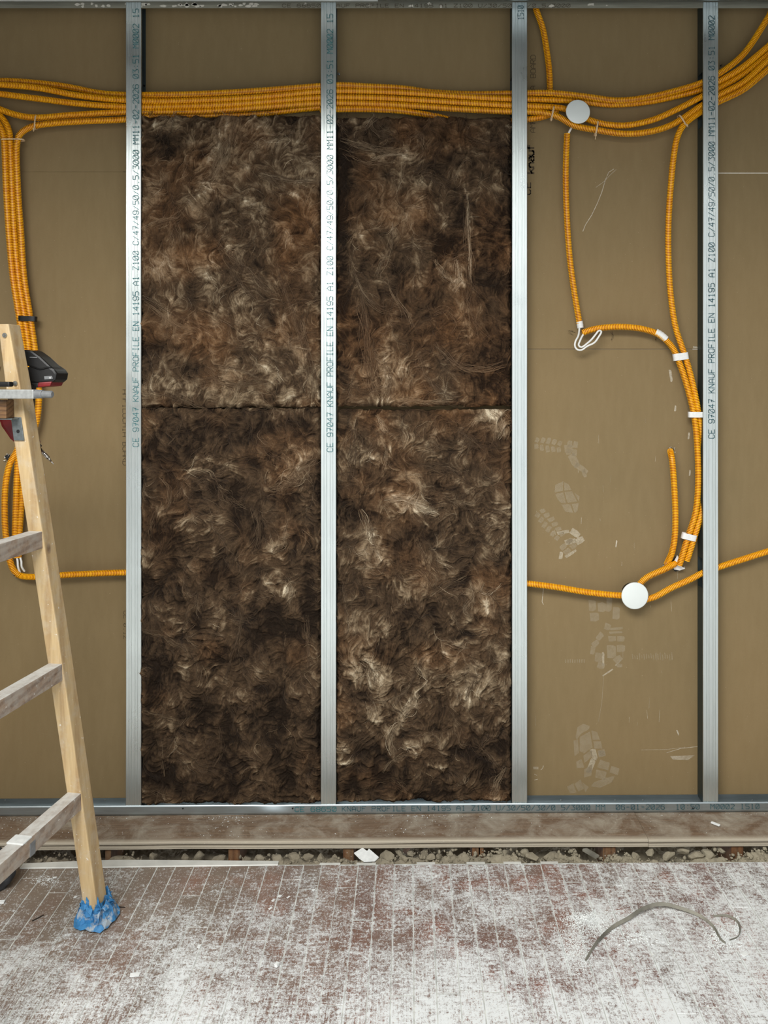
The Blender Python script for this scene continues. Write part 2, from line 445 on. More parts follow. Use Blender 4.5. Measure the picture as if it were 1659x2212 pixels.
# ------------------------------------------------------------------ the back wall: gypsum boards behind the studs
YB = 0.0515                                      # face of the boards
wall = tag(empty('wall_back', (0, YB, 0)), None, None, kind='structure')
STX = [288.0, 709.5, 1122.5, 1535.5]             # centre of each stud face in the photo
SX = [(x-VX)*DC/F for x in STX]
SW = .0478
def zpx(py, y=YB): return HC+(VY-py)*(DC+y)/F
ZTOP = 2.56; ZBOT = 0.004
def make_board(x0, x1, z0, z1):
    bm = bmesh.new(); g = .0007
    box(bm, x0+g, x1-g, YB, YB+.0125, z0+g, z1-g, bevel=.0006)
    o = obj('gypsum_board', bm, M_BOARD, wall)
    return o
cols = [(-1.9, SX[0]), (SX[0], SX[2]-.012), (SX[2]-.012, SX[3]-.013), (SX[3]-.013, 2.0)]
for (x0, x1), joint in zip(cols, (371, 560, 754, 374)):
    zj = zpx(joint)
    make_board(x0, x1, ZBOT+gz(x0), zj)
    ub = make_board(x0, x1, zj, ZTOP)
# bright gypsum core showing in the open joint right of the fourth stud and a faint one on the left
for x0, x1, py, h in ((SX[3]+.024, 2.0, 374, .0024), (-1.88, SX[0]-.05, 371, .0012), (SX[2]+.03, SX[3]-.04, 754, .0010)):
    bm = bmesh.new(); box(bm, x0, x1, YB-.0004, YB+.004, zpx(py)-h/2, zpx(py)+h/2)
    o = obj('board_joint', bm, M_PLASTER if py == 374 else M_BPRINT if py == 754 else M_BOARD, wall)

# ---- stroke lettering, grid 4 x 6
GL = {
 '0': [[(0,1),(0,5),(1,6),(3,6),(4,5),(4,1),(3,0),(1,0),(0,1)], [(.6,1),(3.4,5)]],
 '1': [[(1,5),(2,6),(2,0)], [(1,0),(3,0)]], '2': [[(0,5),(1,6),(3,6),(4,5),(4,4),(0,0),(4,0)]],
 '3': [[(0,6),(4,6),(2,4),(4,2.5),(4,1),(3,0),(0,0)]], '4': [[(3,0),(3,6),(0,2),(4,2)]],
 '5': [[(4,6),(0,6),(0,3.5),(3,3.5),(4,2.5),(4,1),(3,0),(0,0)]], '6': [[(4,5),(3,6),(1,6),(0,5),(0,1),(1,0),(3,0),(4,1),(4,2.5),(3,3.5),(0,3.5)]],
 '7': [[(0,6),(4,6),(1.5,0)], [(1,3),(3.6,3)]], '8': [[(1,3),(0,4),(0,5),(1,6),(3,6),(4,5),(4,4),(3,3),(1,3),(0,2),(0,1),(1,0),(3,0),(4,1),(4,2),(3,3)]],
 '9': [[(0,1),(1,0),(3,0),(4,1),(4,5),(3,6),(1,6),(0,5),(0,3.5),(1,2.5),(4,2.5)]],
 'A': [[(0,0),(0,4),(2,6),(4,4),(4,0)], [(0,2.4),(4,2.4)]], 'C': [[(4,5),(3,6),(1,6),(0,5),(0,1),(1,0),(3,0),(4,1)]],
 'E': [[(4,6),(0,6),(0,0),(4,0)], [(0,3),(3,3)]], 'F': [[(4,6),(0,6),(0,0)], [(0,3),(3,3)]],
 'I': [[(1,6),(3,6)], [(2,6),(2,0)], [(1,0),(3,0)]], 'K': [[(0,6),(0,0)], [(4,6),(0,2.5)], [(1.2,3.4),(4,0)]],
 'L': [[(0,6),(0,0),(4,0)]], 'M': [[(0,0),(0,6),(2,3.4),(4,6),(4,0)]], 'N': [[(0,0),(0,6),(4,0),(4,6)]],
 'O': [[(0,1),(0,5),(1,6),(3,6),(4,5),(4,1),(3,0),(1,0),(0,1)]], 'P': [[(0,0),(0,6),(3,6),(4,5),(4,4),(3,3),(0,3)]],
 'R': [[(0,0),(0,6),(3,6),(4,5),(4,4),(3,3),(0,3)], [(1.5,3),(4,0)]], 'U': [[(0,6),(0,1),(1,0),(3,0),(4,1),(4,6)]],
 'Z': [[(0,6),(4,6),(0,0),(4,0)]], '/': [[(0,0),(4,6)]], '-': [[(.5,3),(3.5,3)]], '.': [[(1.6,0),(2.4,0)]],
 ':': [[(1.6,1.5),(2.4,1.5)], [(1.6,4.5),(2.4,4.5)]], ' ': [],
 'B': [[(0,0),(0,6),(3,6),(4,5),(4,4),(3,3),(0,3)], [(3,3),(4,2),(4,1),(3,0),(0,0)]], 'D': [[(0,0),(0,6),(2.5,6),(4,4.5),(4,1.5),(2.5,0),(0,0)]],
 'H': [[(0,0),(0,6)], [(4,0),(4,6)], [(0,3),(4,3)]], 'S': [[(4,5),(3,6),(1,6),(0,5),(0,4),(1,3),(3,3),(4,2),(4,1),(3,0),(1,0),(0,1)]],
 'k': [[(0,6),(0,0)], [(3.4,4),(0,1.6)], [(1.2,2.4),(3.6,0)]], 'n': [[(0,0),(0,4)], [(0,3),(1.2,4),(2.6,4),(3.6,3),(3.6,0)]],
 'a': [[(.4,4),(2.6,4),(3.6,3.2),(3.6,0),(1,0),(0,1),(1,2.2),(3.6,2.2)]], 'u': [[(0,4),(0,1),(1,0),(2.6,0),(3.6,1)], [(3.6,4),(3.6,0)]],
 'f': [[(3.4,6),(2,6),(1.2,5),(1.2,0)], [(0,4),(3,4)]], 'C_': [],
}
def lettering(name, text, org, du, dv, adv, h, th, m, parent, wfac=.74, y=None, wob=0.0):
    """text drawn as thin raised strokes; du = unit reading direction, dv = unit up of the letters"""
    V = []; Fc = []
    nrm = du.cross(dv)
    if nrm.y > 0: nrm = -nrm
    for k, ch in enumerate(text):
        o = org+du*(adv*k)+dv*(random.uniform(-wob, wob))
        cw = adv*wfac/4; chh = h/6
        for line in GL.get(ch, []):
            pts = [o+du*(a*cw)+dv*(b_*chh) for a, b_ in line]
            for a, c in zip(pts[:-1], pts[1:]):
                d = (c-a); L = d.length
                if L < 1e-6: continue
                d /= L; s = nrm.cross(d)*(th/2); a2 = a-d*(th*.35); c2 = c+d*(th*.35)
                i = len(V); V += [a2-s, c2-s, c2+s, a2+s]; Fc.append((i, i+1, i+2, i+3))
    if not V: return None
    o = pyobj(name, V, Fc, m, parent)
    o['kind'] = 'stuff'
    return o

# ------------------------------------------------------------------ steel frame
XR, XU = Vector((1, 0, 0)), Vector((0, 0, 1))
ZST0 = zpx(1740, 0.0); ZST1 = zpx(4.5, 0)
def stud(cx, label, holes, text=None, textpx=None, ink=M_INK, flange=0.0):
    w = SW/2; t = .0012
    # ribbed front flange profile in plan (x, y): flat land, four shallow grooves
    prof = [(-w, .006), (-w, .0012), (-w+.0014, 0)]
    for gxx in (-.0135, -.0060, .0060, .0135):
        prof += [(gxx-.0016, 0), (gxx-.0006, .0011), (gxx+.0006, .0011), (gxx+.0016, 0)]
    prof += [(w-.0014, 0), (w, .0012), (w, .006), (w-.001, .006)]
    prof_back = [(w-t, .006), (w-t, .0022), (-w+t, .0022), (-w+t, .006)]
    ring = prof[:-1]+prof_back
    bm = bmesh.new()
    z0 = ZST0+gz(cx)+flange; z1 = ZST1
    segs = 26
    rows = []
    for k in range(segs+1):
        z = z0+(z1-z0)*k/segs; bend = .0006*math.sin(z*4.3+cx*9)+.0005*math.sin(z*11+cx*3)
        rows.append([bm.verts.new((cx+x, y+bend+.0006, z)) for x, y in ring])
    n = len(ring)
    for k in range(segs):
        for i in range(n):
            j = (i+1) % n
            bm.faces.new((rows[k][i], rows[k][j], rows[k+1][j], rows[k+1][i]))
    bm.faces.new(rows[0][::-1]); bm.faces.new(rows[-1])
    bmesh.ops.recalc_face_normals(bm, faces=bm.faces[:])
    root = obj('metal_stud', bm, M_STUD)
    tag(root, label, 'stud', 'galvanised studs of the frame')
    # web on the left side, in lengths between the cable openings; back flange
    bm = bmesh.new(); zz = z0
    for a, b_ in holes+[(z1, z1)]:
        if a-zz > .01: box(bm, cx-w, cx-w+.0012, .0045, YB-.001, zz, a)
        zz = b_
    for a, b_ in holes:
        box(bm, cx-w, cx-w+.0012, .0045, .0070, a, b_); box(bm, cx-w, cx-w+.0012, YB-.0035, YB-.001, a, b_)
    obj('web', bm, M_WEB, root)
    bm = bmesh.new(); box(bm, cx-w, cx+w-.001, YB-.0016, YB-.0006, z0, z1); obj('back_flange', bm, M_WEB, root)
    bm = bmesh.new(); box(bm, cx+w-.0012, cx+w, .004, .010, z0, z1); obj('lip', bm, M_STUD, root)
    if text:
        tx, ty = textpx                                             # right edge (base line) x, start y in the photo
        org = P(tx, ty, -.0010)
        lettering('printed_text', text, org, XU, -XR, 10.9*DC/F, 12.5*DC/F, .0016, ink, root)
    return root
HB = [(zpx(282, .02), zpx(168, .02))]
H4 = [(zpx(1268, .02), zpx(1205, .02)), (zpx(275, .02), zpx(158, .02))]
H1 = [(zpx(1262, .02), zpx(1220, .02))]+HB
T1 = 'CE 97047 KNAUF PROFILE EN 14195 A1 Z100 C/47/49/50/0.5/3000 MM11-02-2026 03:51 M0002 15'
s1 = stud(SX[0], 'bright galvanised stud nearest the ladder, left edge of the wool, teal printing', H1, T1, (299.5, 965))
s2 = stud(SX[1], 'bright galvanised stud between the two columns of brown wool, teal printing', HB, T1, (719, 976))
s3 = stud(SX[2], 'plain unprinted galvanised stud between the brown wool and the open bay with the junction boxes', H1, None)
s4 = stud(SX[3], 'greyer galvanised stud right of the two junction boxes, with dark teal printing', H4, T1[:-3], (1543.5, 947), M_INKD)
lettering('printed_text', '1510', P(1131, 42, -.0010), XU, -XR, 8*DC/F, 12*DC/F, .0013, M_INKD, s3)

# bottom track (follows the sloping floor)
XA, XB = -1.9, 2.0
def sheared(name, boxes, m, parent=None, bevel=0):
    bm = bmesh.new()
    for b_ in boxes: box(bm, *b_, bevel=bevel, shear=True)
    return obj(name, bm, m, parent)
# front flange as a grid so it can carry the dent below the left wool
def track_front():
    nx, nz = 620, 6; V = []; Fc = []
    xs = np.linspace(XA, XB, nx); zs = np.linspace(0, .0310, nz)
    dc = (592-VX)*DC/F
    for z in zs:
        for x in xs:
            d = math.exp(-((x-dc)/.052)**2)*max(0, (z-.008)/.023)**1.2*.0065
            d += .0006*math.sin(x*9)+.0004*math.sin(x*23+2)
            V.append((x, -.0016+d, z+gz(x)-d*.35))
    for k in range(nz-1):
        for i in range(nx-1):
            a = k*nx+i; Fc.append((a, a+1, a+1+nx, a+nx))
    o = pyobj('floor_track', V, Fc, M_TRACK, None, True)
    md = o.modifiers.new('thickness', 'SOLIDIFY'); md.thickness = .0008; md.offset = -1
    return o
track = track_front()
tag(track, 'long grey galvanised floor track with teal printing, dented below the left wool', 'track')
sheared('base', [(XA, XB, -.0008, YB-.001, 0, .0010)], M_TRACK, track)
sheared('back_flange', [(XA, XB, YB-.0035, YB-.0026, 0, .0300)], M_TRACK, track)
TB = 'KNAUF PROFILE EN 14195 A1 Z100 U/30/50/30/0.5/3000 MM  06-01-2026  10:50  M0002 1510'
V0 = P(739, 1752.8, -.0038); slope = Vector((1, 0, .006)).normalized()
lettering('printed_text', TB, V0, slope, XU, 903.0/84*DC/F, 10.5*DC/F, .0013, M_INKD, track, wfac=.72)
lettering('printed_text', 'CE 68650', P(637, 1753.6, -.0036), slope, XU, 11.5*DC/F, 9.5*DC/F, .0015, M_INK, track)
def screw(c, d, r=.0035, parent=None, name='screw', m=None):
    bm = bmesh.new(); d = Vector(d).normalized(); c = Vector(c)
    cyl(bm, c, c+d*.0016, r, r*.8, 12); cyl(bm, c+d*.0016, c+d*.0019, r*.35, r*.3, 8)
    return obj(name, bm, m or M_SCREW, parent)
for px in (395, 632, 1051, 1497):
    bm = bmesh.new(); p = P(px, 1746.5, -.0030); cyl(bm, p, p+Vector((0, -.0006, 0)), .0026, .0026, 12); cyl(bm, p+Vector((0, -.0006, 0)), p+Vector((0, -.0010, 0)), .0016, .0010, 10)
    obj('rivet_hole', bm, M_BLACK, track)
for px in (227, 11, 1212, 1329, 1389, 1625): screw(P(px, 1729, YB-.004), (0, -1, 0), .0022, track)
# top track
bm = bmesh.new(); zt = zpx(16.8, .002)
box(bm, XA, XB, .0044, .0054, zt, zt+.03); o_top = obj('ceiling_track', bm, M_TOPTRACK)
tag(o_top, 'galvanised track running along the ceiling at the top of the studs, smeared with plaster', 'track')
bm = bmesh.new(); box(bm, XA, XB, .0050, YB-.001, zt+.029, zt+.030); obj('base', bm, M_TRACK, o_top)
lettering('printed_text', 'CE 68650 KNAUF PROFILE EN 14195 A1 Z100 U/30/50/30/0.5/3000', P(610, 15.6, .0038), XR, XU, 10.6*DC/F, 7*DC/F, .0012, M_BPRINT, o_top)
V = []; Fc = []
for k in range(46):
    px = random.choice([random.uniform(160, 300), random.uniform(300, 560), random.uniform(380, 560), random.uniform(600, 1500)])
    c = P(px, random.uniform(8, 14), .0041); r = random.uniform(.003, .014)
    i = len(V); n = 8
    for a in range(n): V.append(c+Vector((math.cos(a*math.tau/n)*r*random.uniform(.5, 1.2), 0, math.sin(a*math.tau/n)*min(r, .006)*random.uniform(.4, 1))))
    Fc.append(tuple(range(i+n-1, i-1, -1)))
pl = pyobj('plaster_smear', V, Fc, M_PLASTER, o_top); pl['kind'] = 'stuff'

# ------------------------------------------------------------------ room shell
def shell(name, boxes, m):
    bm = bmesh.new()
    for b_ in boxes: box(bm, *b_)
    o = obj(name, bm, m); o['kind'] = 'structure'; return o
ZC = zpx(3.2, -.03)                         # underside of the ceiling edge
shell('wall_left', [(-2.0, -1.9, -2.7, .1, -.15, 2.75)], M_WALLPAINT)
shell('wall_right', [(2.6, 2.7, -3.6, .1, -.15, 2.75)], M_WALLPAINT)
shell('wall_right_return', [(2.0, 2.6, .02, .1, -.15, 2.75)], M_WALLPAINT)
shell('ceiling', [(-3.3, 2.7, -1.72, -.46, ZC+.005, ZC+.06)], M_CEIL)
shell('ceiling_void', [(-3.3, 2.7, -.47, .10, ZC+.20, ZC+.24), (-3.3, 2.7, -.47, -.46, ZC+.06, ZC+.22)], M_CEILDARK)
shell('trim_1', [(XA, (817-VX)*DC/F, -.190, -.028, ZC+.001, ZC+.0016), (XA, (817-VX)*DC/F, -.0286, -.028, ZC+.001, ZC+.028)], M_CEILMETAL)
shell('trim_2', [((835-VX)*DC/F, 2.58, -.190, -.028, ZC+.004, ZC+.0046), ((835-VX)*DC/F, 2.58, -.0286, -.028, ZC+.004, ZC+.028)], M_TRACK)

# ------------------------------------------------------------------ floor: parquet planks
YE = G(885, 1867).y                         # edge of the parquet at the gap
bm = bmesh.new(); box(bm, -3.3, 2.6, -5.6, YE+.002, -.06, -.0006, shear=True)
floor = obj('floor', bm, M_SEAM); floor['kind'] = 'structure'
floor2 = None
W = .0509; x00 = (892-VX)*(DC+YE)/F         # one seam runs through px 892
k0 = int(math.floor((-1.52-x00)/W)); k1 = int(math.ceil((1.42-x00)/W))
joints_px = {(-3): [1987], (-2): [2008], 0: [1983], 1: [1922], 3: [1921], 4: [1960], 6: [1958], -6: [1920], -9: [1947], -5: [2107], -10: [2010], 9: [1975], -8: [2030]}
n_pl = 0
for k in range(k0, k1):
    xa = x00+k*W; xb = xa+W
    ys = [YE+random.uniform(-.003, .002)]
    if k in joints_px:
        for j in joints_px[k]: ys.append(G(885, j).y)
    y = ys[-1] if len(ys) > 1 else YE-random.uniform(.05, .42)
    if len(ys) == 1: ys.append(y)
    while y > -1.35:
        y -= random.uniform(.36, .44); ys.append(y)
    ys[-1] = -1.45
    for a, b_ in zip(ys[:-1], ys[1:]):
        dz = random.uniform(-.0005, .0005); g = random.uniform(.0006, .0011); ge = .0008
        bm = bmesh.new(); box(bm, xa+g, xb-g, b_+ge, a-ge, -.012, dz, shear=False)
        for v in bm.verts: v.co.z += gz(v.co.x)
        te = [e for e in bm.edges if all(v.co.z > -.007+gz(v.co.x) for v in e.verts)]
        bmesh.ops.bevel(bm, geom=te, offset=.0009, segments=1, affect='EDGES')
        obj('plank', bm, M_FLOOR, floor); n_pl += 1
# the rest of the floor, outside the picture
bm = bmesh.new(); box(bm, -3.3, x00+k0*W, -5.6, YE, -.012, 0); box(bm, x00+k1*W, 2.6, -5.6, YE, -.012, 0, ); box(bm, x00+k0*W, x00+k1*W, -5.6, -1.452, -.012, 0)
for v in bm.verts: v.co.z += gz(v.co.x)-.0003
o = obj('parquet_field', bm, M_FLOOR, floor)
# bed of the gap
bm = bmesh.new(); box(bm, -2.42, 3.02, YE+.002, .05, -.16, -.12); sb = obj('subfloor', bm, M_JOIST); sb['kind'] = 'structure'; sb.name = 'floor_void'

# border board under the track with a grooved nosing
YN = -(DC-HC*F/(1815-VY))                   # front of the nosing
def border(x0, x1, dz, name_label):
    prof = [(YB+.0, 0), (YN+.010, 0), (YN+.003, -.0012), (YN, -.0040), (YN, -.0085), (YN+.012, -.0095), (YN+.012, -.0130), (YN-.001, -.0140), (YN-.0015, -.0165), (YN+.0015, -.0175), (YN-.001, -.0185), (YN-.001, -.0215), (YN+.004, -.0235), (YN+.02, -.0235), (YB+.0, -.0235)]
    n = max(2, int((x1-x0)/.05)); rows = []; bm = bmesh.new()
    for i in range(n+1):
        x = x0+(x1-x0)*i/n; wv = .0006*math.sin(x*7.1)+.0004*math.sin(x*17)
        rows.append([bm.verts.new((x, y+(wv if y < -.05 else 0), z+gz(x)+dz+wv*.5-.0005)) for y, z in prof])
    m_ = len(prof)
    for i in range(n):
        for j in range(m_):
            q2 = (j+1) % m_
            bm.faces.new((rows[i][j], rows[i][q2], rows[i+1][q2], rows[i+1][j]))
    bm.faces.new(rows[0]); bm.faces.new(rows[-1][::-1]); bmesh.ops.recalc_face_normals(bm, faces=bm.faces[:])
    return tag(obj('border_board', bm, M_BORDER), name_label, 'floorboard')
xs_ = (1400.5-VX)*(DC+YN)/F
border(-1.9, xs_-.0006, 0, 'long scratched brown floorboard with grooved edge under the floor track, left of the joint')
border(xs_+.0006, 2.0, -.0012, 'whiter dust-covered floorboard with grooved edge under the floor track, at the right')

# rubble in the gap
def rubble_bed():
    xs = np.linspace(-1.5, 1.35, 950); ys = np.linspace(YE+.001, .02, 62)
    X, Y = np.meshgrid(xs, ys)
    Z = -.050+(fbm(X*11, Y*14, 4, 3)-.5)*.075+(fbm(X*60, Y*60, 4, 9)-.5)*.022+(fbm(X*220, Y*220, 2, 19)-.5)*.006
    Z += .012*np.clip((YE+.035-Y)/.035, 0, 1)
    Z -= .045*np.clip((Y-YN+.012)/.03, 0, 1)
    Z = np.where(Y > YN-.004, np.minimum(Z, -.028), np.minimum(Z, -.012))
    Vv = np.stack([X, Y, Z+gz(X)], -1).reshape(-1, 3); nx = len(xs)
    i = np.arange(len(ys)-1)[:, None]; j = np.arange(nx-1)[None, :]
    Q = np.stack([i*nx+j, i*nx+j+1, (i+1)*nx+j+1, (i+1)*nx+j], -1).reshape(-1, 4)
    o = pyobj('rubble_bed', Vv, Q, M_RUBBLE, None, True)
    return tag(o, 'crumbled grey lime rubble filling the open gap in the floor', 'rubble', kind='stuff')
rubble_bed()
def rock_mesh(seed, sub=2):
    bm = bmesh.new(); bmesh.ops.create_icosphere(bm, subdivisions=sub, radius=1)
    r = random.Random(seed); off = Vector((r.random()*50, r.random()*50, r.random()*50))
    for v in bm.verts:
        d = mnoise.noise(v.co*1.1+off)*.45+mnoise.noise(v.co*3+off)*.18
        v.co *= 1+d
    pl_ = [Vector((r.uniform(-1, 1), r.uniform(-1, 1), r.uniform(-1, 1))).normalized() for _ in range(5)]
    for v in bm.verts:
        for p in pl_:
            s = v.co.dot(p)-.62
            if s > 0: v.co -= p*s
    me = bpy.data.meshes.new('rock'); bm.to_mesh(me); bm.free(); me.materials.append(M_RUBBLE)
    return me
rocks = [rock_mesh(s) for s in range(8)]
def gap_xy(px, py, z):                      # point in the gap at height z
    D = (HC-z)*F/(py-VY); return Vector(((px-VX)*D/F, D-DC, z))
stones = [(268, 1850, 30, 12), (330, 1845, 14, 10), (400, 1846, 12, 9), (430, 1842, 16, 9), (475, 1850, 20, 13), (533, 1850, 12, 11), (562, 1848, 13, 14), (600, 1850, 22, 12), (636, 1846, 17, 13),
          (665, 1848, 14, 8), (694, 1851, 17, 9), (722, 1850, 16, 10), (836, 1847, 17, 11), (862, 1838, 12, 6), (872, 1850, 12, 10), (888, 1842, 10, 7), (915, 1842, 26, 9), (948, 1853, 15, 7), (930, 1852, 12, 8),
          (972, 1843, 10, 8), (1003, 1849, 14, 9), (1090, 1843, 18, 11), (1135, 1842, 15, 9), (1150, 1850, 20, 10), (1188, 1848, 26, 12), (1204, 1852, 16, 9), (1240, 1840, 7, 10), (1372, 1850, 14, 11),
          (1405, 1842, 17, 10), (1445, 1846, 18, 11), (1475, 1840, 17, 8), (1500, 1850, 18, 10), (1530, 1846, 16, 11), (1556, 1838, 14, 7), (1618, 1852, 10, 7), (1640, 1848, 15, 11)]
for i, (px, py, rx, rz) in enumerate(stones):
    z = -.036-random.uniform(0, .006); c = gap_xy(px, py, z)
    c.y = min(max(c.y, YE+.03), YN+.012)
    o = bpy.data.objects.new('stone', rocks[i % 8]); COL.objects.link(o)
    k = DC/F*random.uniform(.85, 1.15); s = (rx*k, rz*k*1.0, rz*k*.9); o.scale = s
    o.location = (c.x, c.y, gz(c.x)+(-.036 if c.y < YN-.02 else -.042)-max(0, s[2]-.008)*.6); o.rotation_euler = (random.uniform(-.3, .3), random.uniform(-.3, .3), random.uniform(0, 3))
    seg = [(240, 'right of the ladder foot'), (505, 'below the left wool'), (741, 'under the second stud'), (766, 'right of the white shard'),
           (1045, 'right of the paired joists'), (1303, 'right of the whitish stick'), (1606, 'at the far right')]
    nm_ = [d_ for lim, d_ in seg if px > lim-6][-1]
    big_ = 'large' if rx*rz > 205 else 'small'
    rank_ = sum(1 for q_ in stones if q_[0] <= px and [d_ for lim, d_ in seg if q_[0] > lim-6][-1] == nm_)
    ORD = ['first', 'second', 'third', 'fourth', 'fifth', 'sixth', 'seventh', 'eighth', 'ninth', 'tenth', 'eleventh', 'twelfth']
    tag(o, ORD[rank_-1]+' grey mortar lump from the left in the floor gap '+nm_, 'stone', 'mortar lumps in the floor gap')
# small crumbs: one stuff mesh
base_ico = bmesh.new(); bmesh.ops.create_icosphere(base_ico, subdivisions=1, radius=1)
ICO_V = np.array([v.co[:] for v in base_ico.verts]); ICO_F = np.array([[v.index for v in f.verts] for f in base_ico.faces]); base_ico.free()
def crumbs(name, pts, sizes, m, label=None, cat=None, parent=None, flat=1.0):
    V = []; Fc = []
    for i, (p, s) in enumerate(zip(pts, sizes)):
        jit = 1+RNG.uniform(-.35, .35, (len(ICO_V), 1)); ax = RNG.uniform(.6, 1.2, 3); ax[2] *= flat
        V.append(ICO_V*jit*s*ax+np.array(p)); Fc.append(ICO_F+i*len(ICO_V))
    o = pyobj(name, np.concatenate(V), np.concatenate(Fc), m, parent); o['kind'] = 'stuff'
    if label: tag(o, label, cat)
    return o
pts = []; sz = []
for i in range(2600):
    x = random.uniform(-1.25, 1.15); y = random.uniform(YE+.004, YN+.01); s = random.choice([.0012, .002, .003, .0045, .006])
    pts.append((x, y, -.046+gz(x)-s*.5+(fbm(np.array([x*11.]), np.array([y*14.]), 4, 3)[0]-.5)*.075+random.uniform(-.004, .003))); sz.append(s)
crumbs('mortar_crumbs', pts, sz, M_RUBBLE, 'small crumbs of grey mortar scattered over the rubble in the gap', 'rubble')
# joists showing in the gap
for px0, px1, lb in ((227, 240, 'brown joist end in the gap right behind the ladder foot'), (493, 518, 'dusty brown joist end in the gap below the left wool'), (741, 764, 'tan joist end in the gap left of the white shard'),
                     (1020, 1034, 'wider of the paired brown joist ends in the gap under the third stud'), (1037, 1045, 'narrow offcut standing beside the wider joist end under the third stud'),
                     (1303, 1330, 'red-brown joist end in the gap between white debris stick and rubble heap'), (1579, 1606, 'red-brown joist end in the gap below and right of the last stud')):
    y = YN+.006; x0 = (px0-VX)*(DC+y)/F; x1 = (px1-VX)*(DC+y)/F
    bm = bmesh.new(); box(bm, x0, x1, y, .02, -.118, -.0255, bevel=.0015, shear=True)
    tag(obj('joist', bm, M_JOIST), lb, 'joist')
for px0, px1 in ((235, 268), (1046, 1072), (1275, 1302), (1332, 1352)):     # dark cavities beside the joists
    pass
# white shard
bm = bmesh.new(); ps = [(765, 1844), (783, 1833), (793, 1840), (797, 1835), (818, 1853), (810, 1861), (786, 1862), (776, 1855)]
f = [bm.verts.new(gap_xy(a, b_, -.0285+(1862-b_)*.0000)) for a, b_ in ps]
for v, (a, b_) in zip(f, ps):
    D_ = 2.395+(1862-b_)*.0017; v.co = Vector(((a-VX)*D_/F, D_-DC, HC+(VY-b_)*D_/F+gz(0)))
ff = bm.faces.new(f); r = bmesh.ops.extrude_face_region(bm, geom=[ff]); bmesh.ops.translate(bm, verts=[v for v in r['geom'] if isinstance(v, bmesh.types.BMVert)], vec=(0, .001, .002))
bmesh.ops.recalc_face_normals(bm, faces=bm.faces[:])
tag(obj('plaster_shard', bm, M_CHIP), 'jagged white plaster shard standing in the floor gap under the second bay', 'debris')
bm = bmesh.new(); a = gap_xy(1256, 1837, -.038); b_ = gap_xy(1286, 1856, -.036); a.y = min(a.y, YN+.01)
frame_box(bm, a, b_-a, Vector((.011, 0, .004)), Vector((.002, 0, .008)), .002)
tag(obj('debris_stick', bm, M_PAPER), 'whitish plaster-coated stick lying in the floor gap right of centre', 'debris')
# white edge strip at the left of the parquet edge
def strip():
    V = []; Fc = []; n = 60
    for i in range(n+1):
        t = i/n; px = 42+t*(600-42)
        up = 1866.5-8.5*math.sin(min(1, t*2.2)*math.pi*.5)+9.5*max(0, t-.35)*1.1
        lo = 1873-4*t
        a = G(px, lo+.3); wob = (lo-up)*1.75*.001
        V += [(a.x, a.y+.001, gz(a.x)+.0014), (a.x, a.y+.003, gz(a.x)+.0036), (a.x, a.y+.012+wob, gz(a.x)+.0036), (a.x, a.y+.012+wob, gz(a.x)-.002), (a.x, a.y+.001, gz(a.x)+.0008)]
    for i in range(n):
        for j in range(5):
            k = (j+1) % 5; Fc.append((i*5+j, i*5+k, (i+1)*5+k, (i+1)*5+j))
    Fc += [(0, 1, 2, 3, 4), tuple(n*5+q_ for q_ in (4, 3, 2, 1, 0))]
    o = pyobj('edge_strip', V, Fc, M_WHITEP)
    return tag(o, 'thin white painted strip along the parquet edge behind the ladder foot', 'strip')
strip()
for i, (a, b_) in enumerate(((690, 735), (770, 812), (900, 940), (1008, 1048), (1088, 1126), (1168, 1206))):
    y = YE-.004; x0 = (a-VX)*(DC+y)/F; x1 = (b_-VX)*(DC+y)/F
    bm = bmesh.new(); box(bm, x0, x1, YE-.004, YE+.006, .0012, .0024, bevel=.0004, shear=True)
    tag(obj('wood_chip', bm, M_WHITEP), ('first', 'second', 'third', 'fourth', 'fifth', 'sixth')[i]+' short dusty white sliver from the left along the parquet edge', 'debris', 'slivers along the parquet edge')

# ------------------------------------------------------------------ conduits
PITCH = .0050
def conduit(name_label, pts, r=.0097, px=True, group=None):
    """pts: (photo x, photo y, depth y)"""
    pts = list(pts)
    if pts[-1][0] > 1659: a, b_, c2 = pts[-1]; a0, b0, _ = pts[-2]; f_ = 240/max(12, a-a0); pts.append((a+240, b_+(b_-b0)*min(f_, 6)*.35, c2))
    if pts[0][0] < 0 and pts[0][0] > -30: a, b_, c2 = pts[0]; pts.insert(0, (a-230, b_-4, c2))
    p3 = [P(*p) for p in pts] if px else pts
    C0, L = catmull(p3, PITCH)
    n = len(C0)-1
    fr = np.array([0, .10, .58, .68]); rr = np.array([r*.82, r, r, r*.82])
    u = (np.arange(n)[:, None]+fr[None, :]).ravel(); R = np.tile(rr, n)
    s = np.arange(n+1); C = np.stack([np.interp(u, s, C0[:, i]) for i in range(3)], 1)
    sides = 12
    Vv, Q = tube_np(C, R, sides)
    o = pyobj('conduit', Vv, Q, M_COND, None, True)
    me = o.data
    # flat shading between rib and groove keeps the corrugation crisp
    me.polygons.foreach_set('use_smooth', np.zeros(len(me.polygons), dtype=bool))
    at = me.color_attributes.new('ring', 'FLOAT_COLOR', 'POINT')
    colr = np.zeros((len(Vv), 4), np.float32); colr[:, 3] = 1
    ringi = np.repeat(np.arange(len(C)), sides); side = np.tile(np.arange(sides), len(C))
    colr[:, 0] = np.where((ringi % 4 == 0) | (ringi % 4 == 3), 1, 0)
    sidx = (7 + sum(map(ord, name_label)) % 3) % sides
    colr[:, 1] = np.where(side == sidx, 1, 0)
    at.data.foreach_set('color', colr.ravel())
    # dark open ends
    tag(o, name_label, 'conduit', group)
    return o
yF, yK = .0160, .0370                       # front and rear layer inside the cavity
c_ = conduit
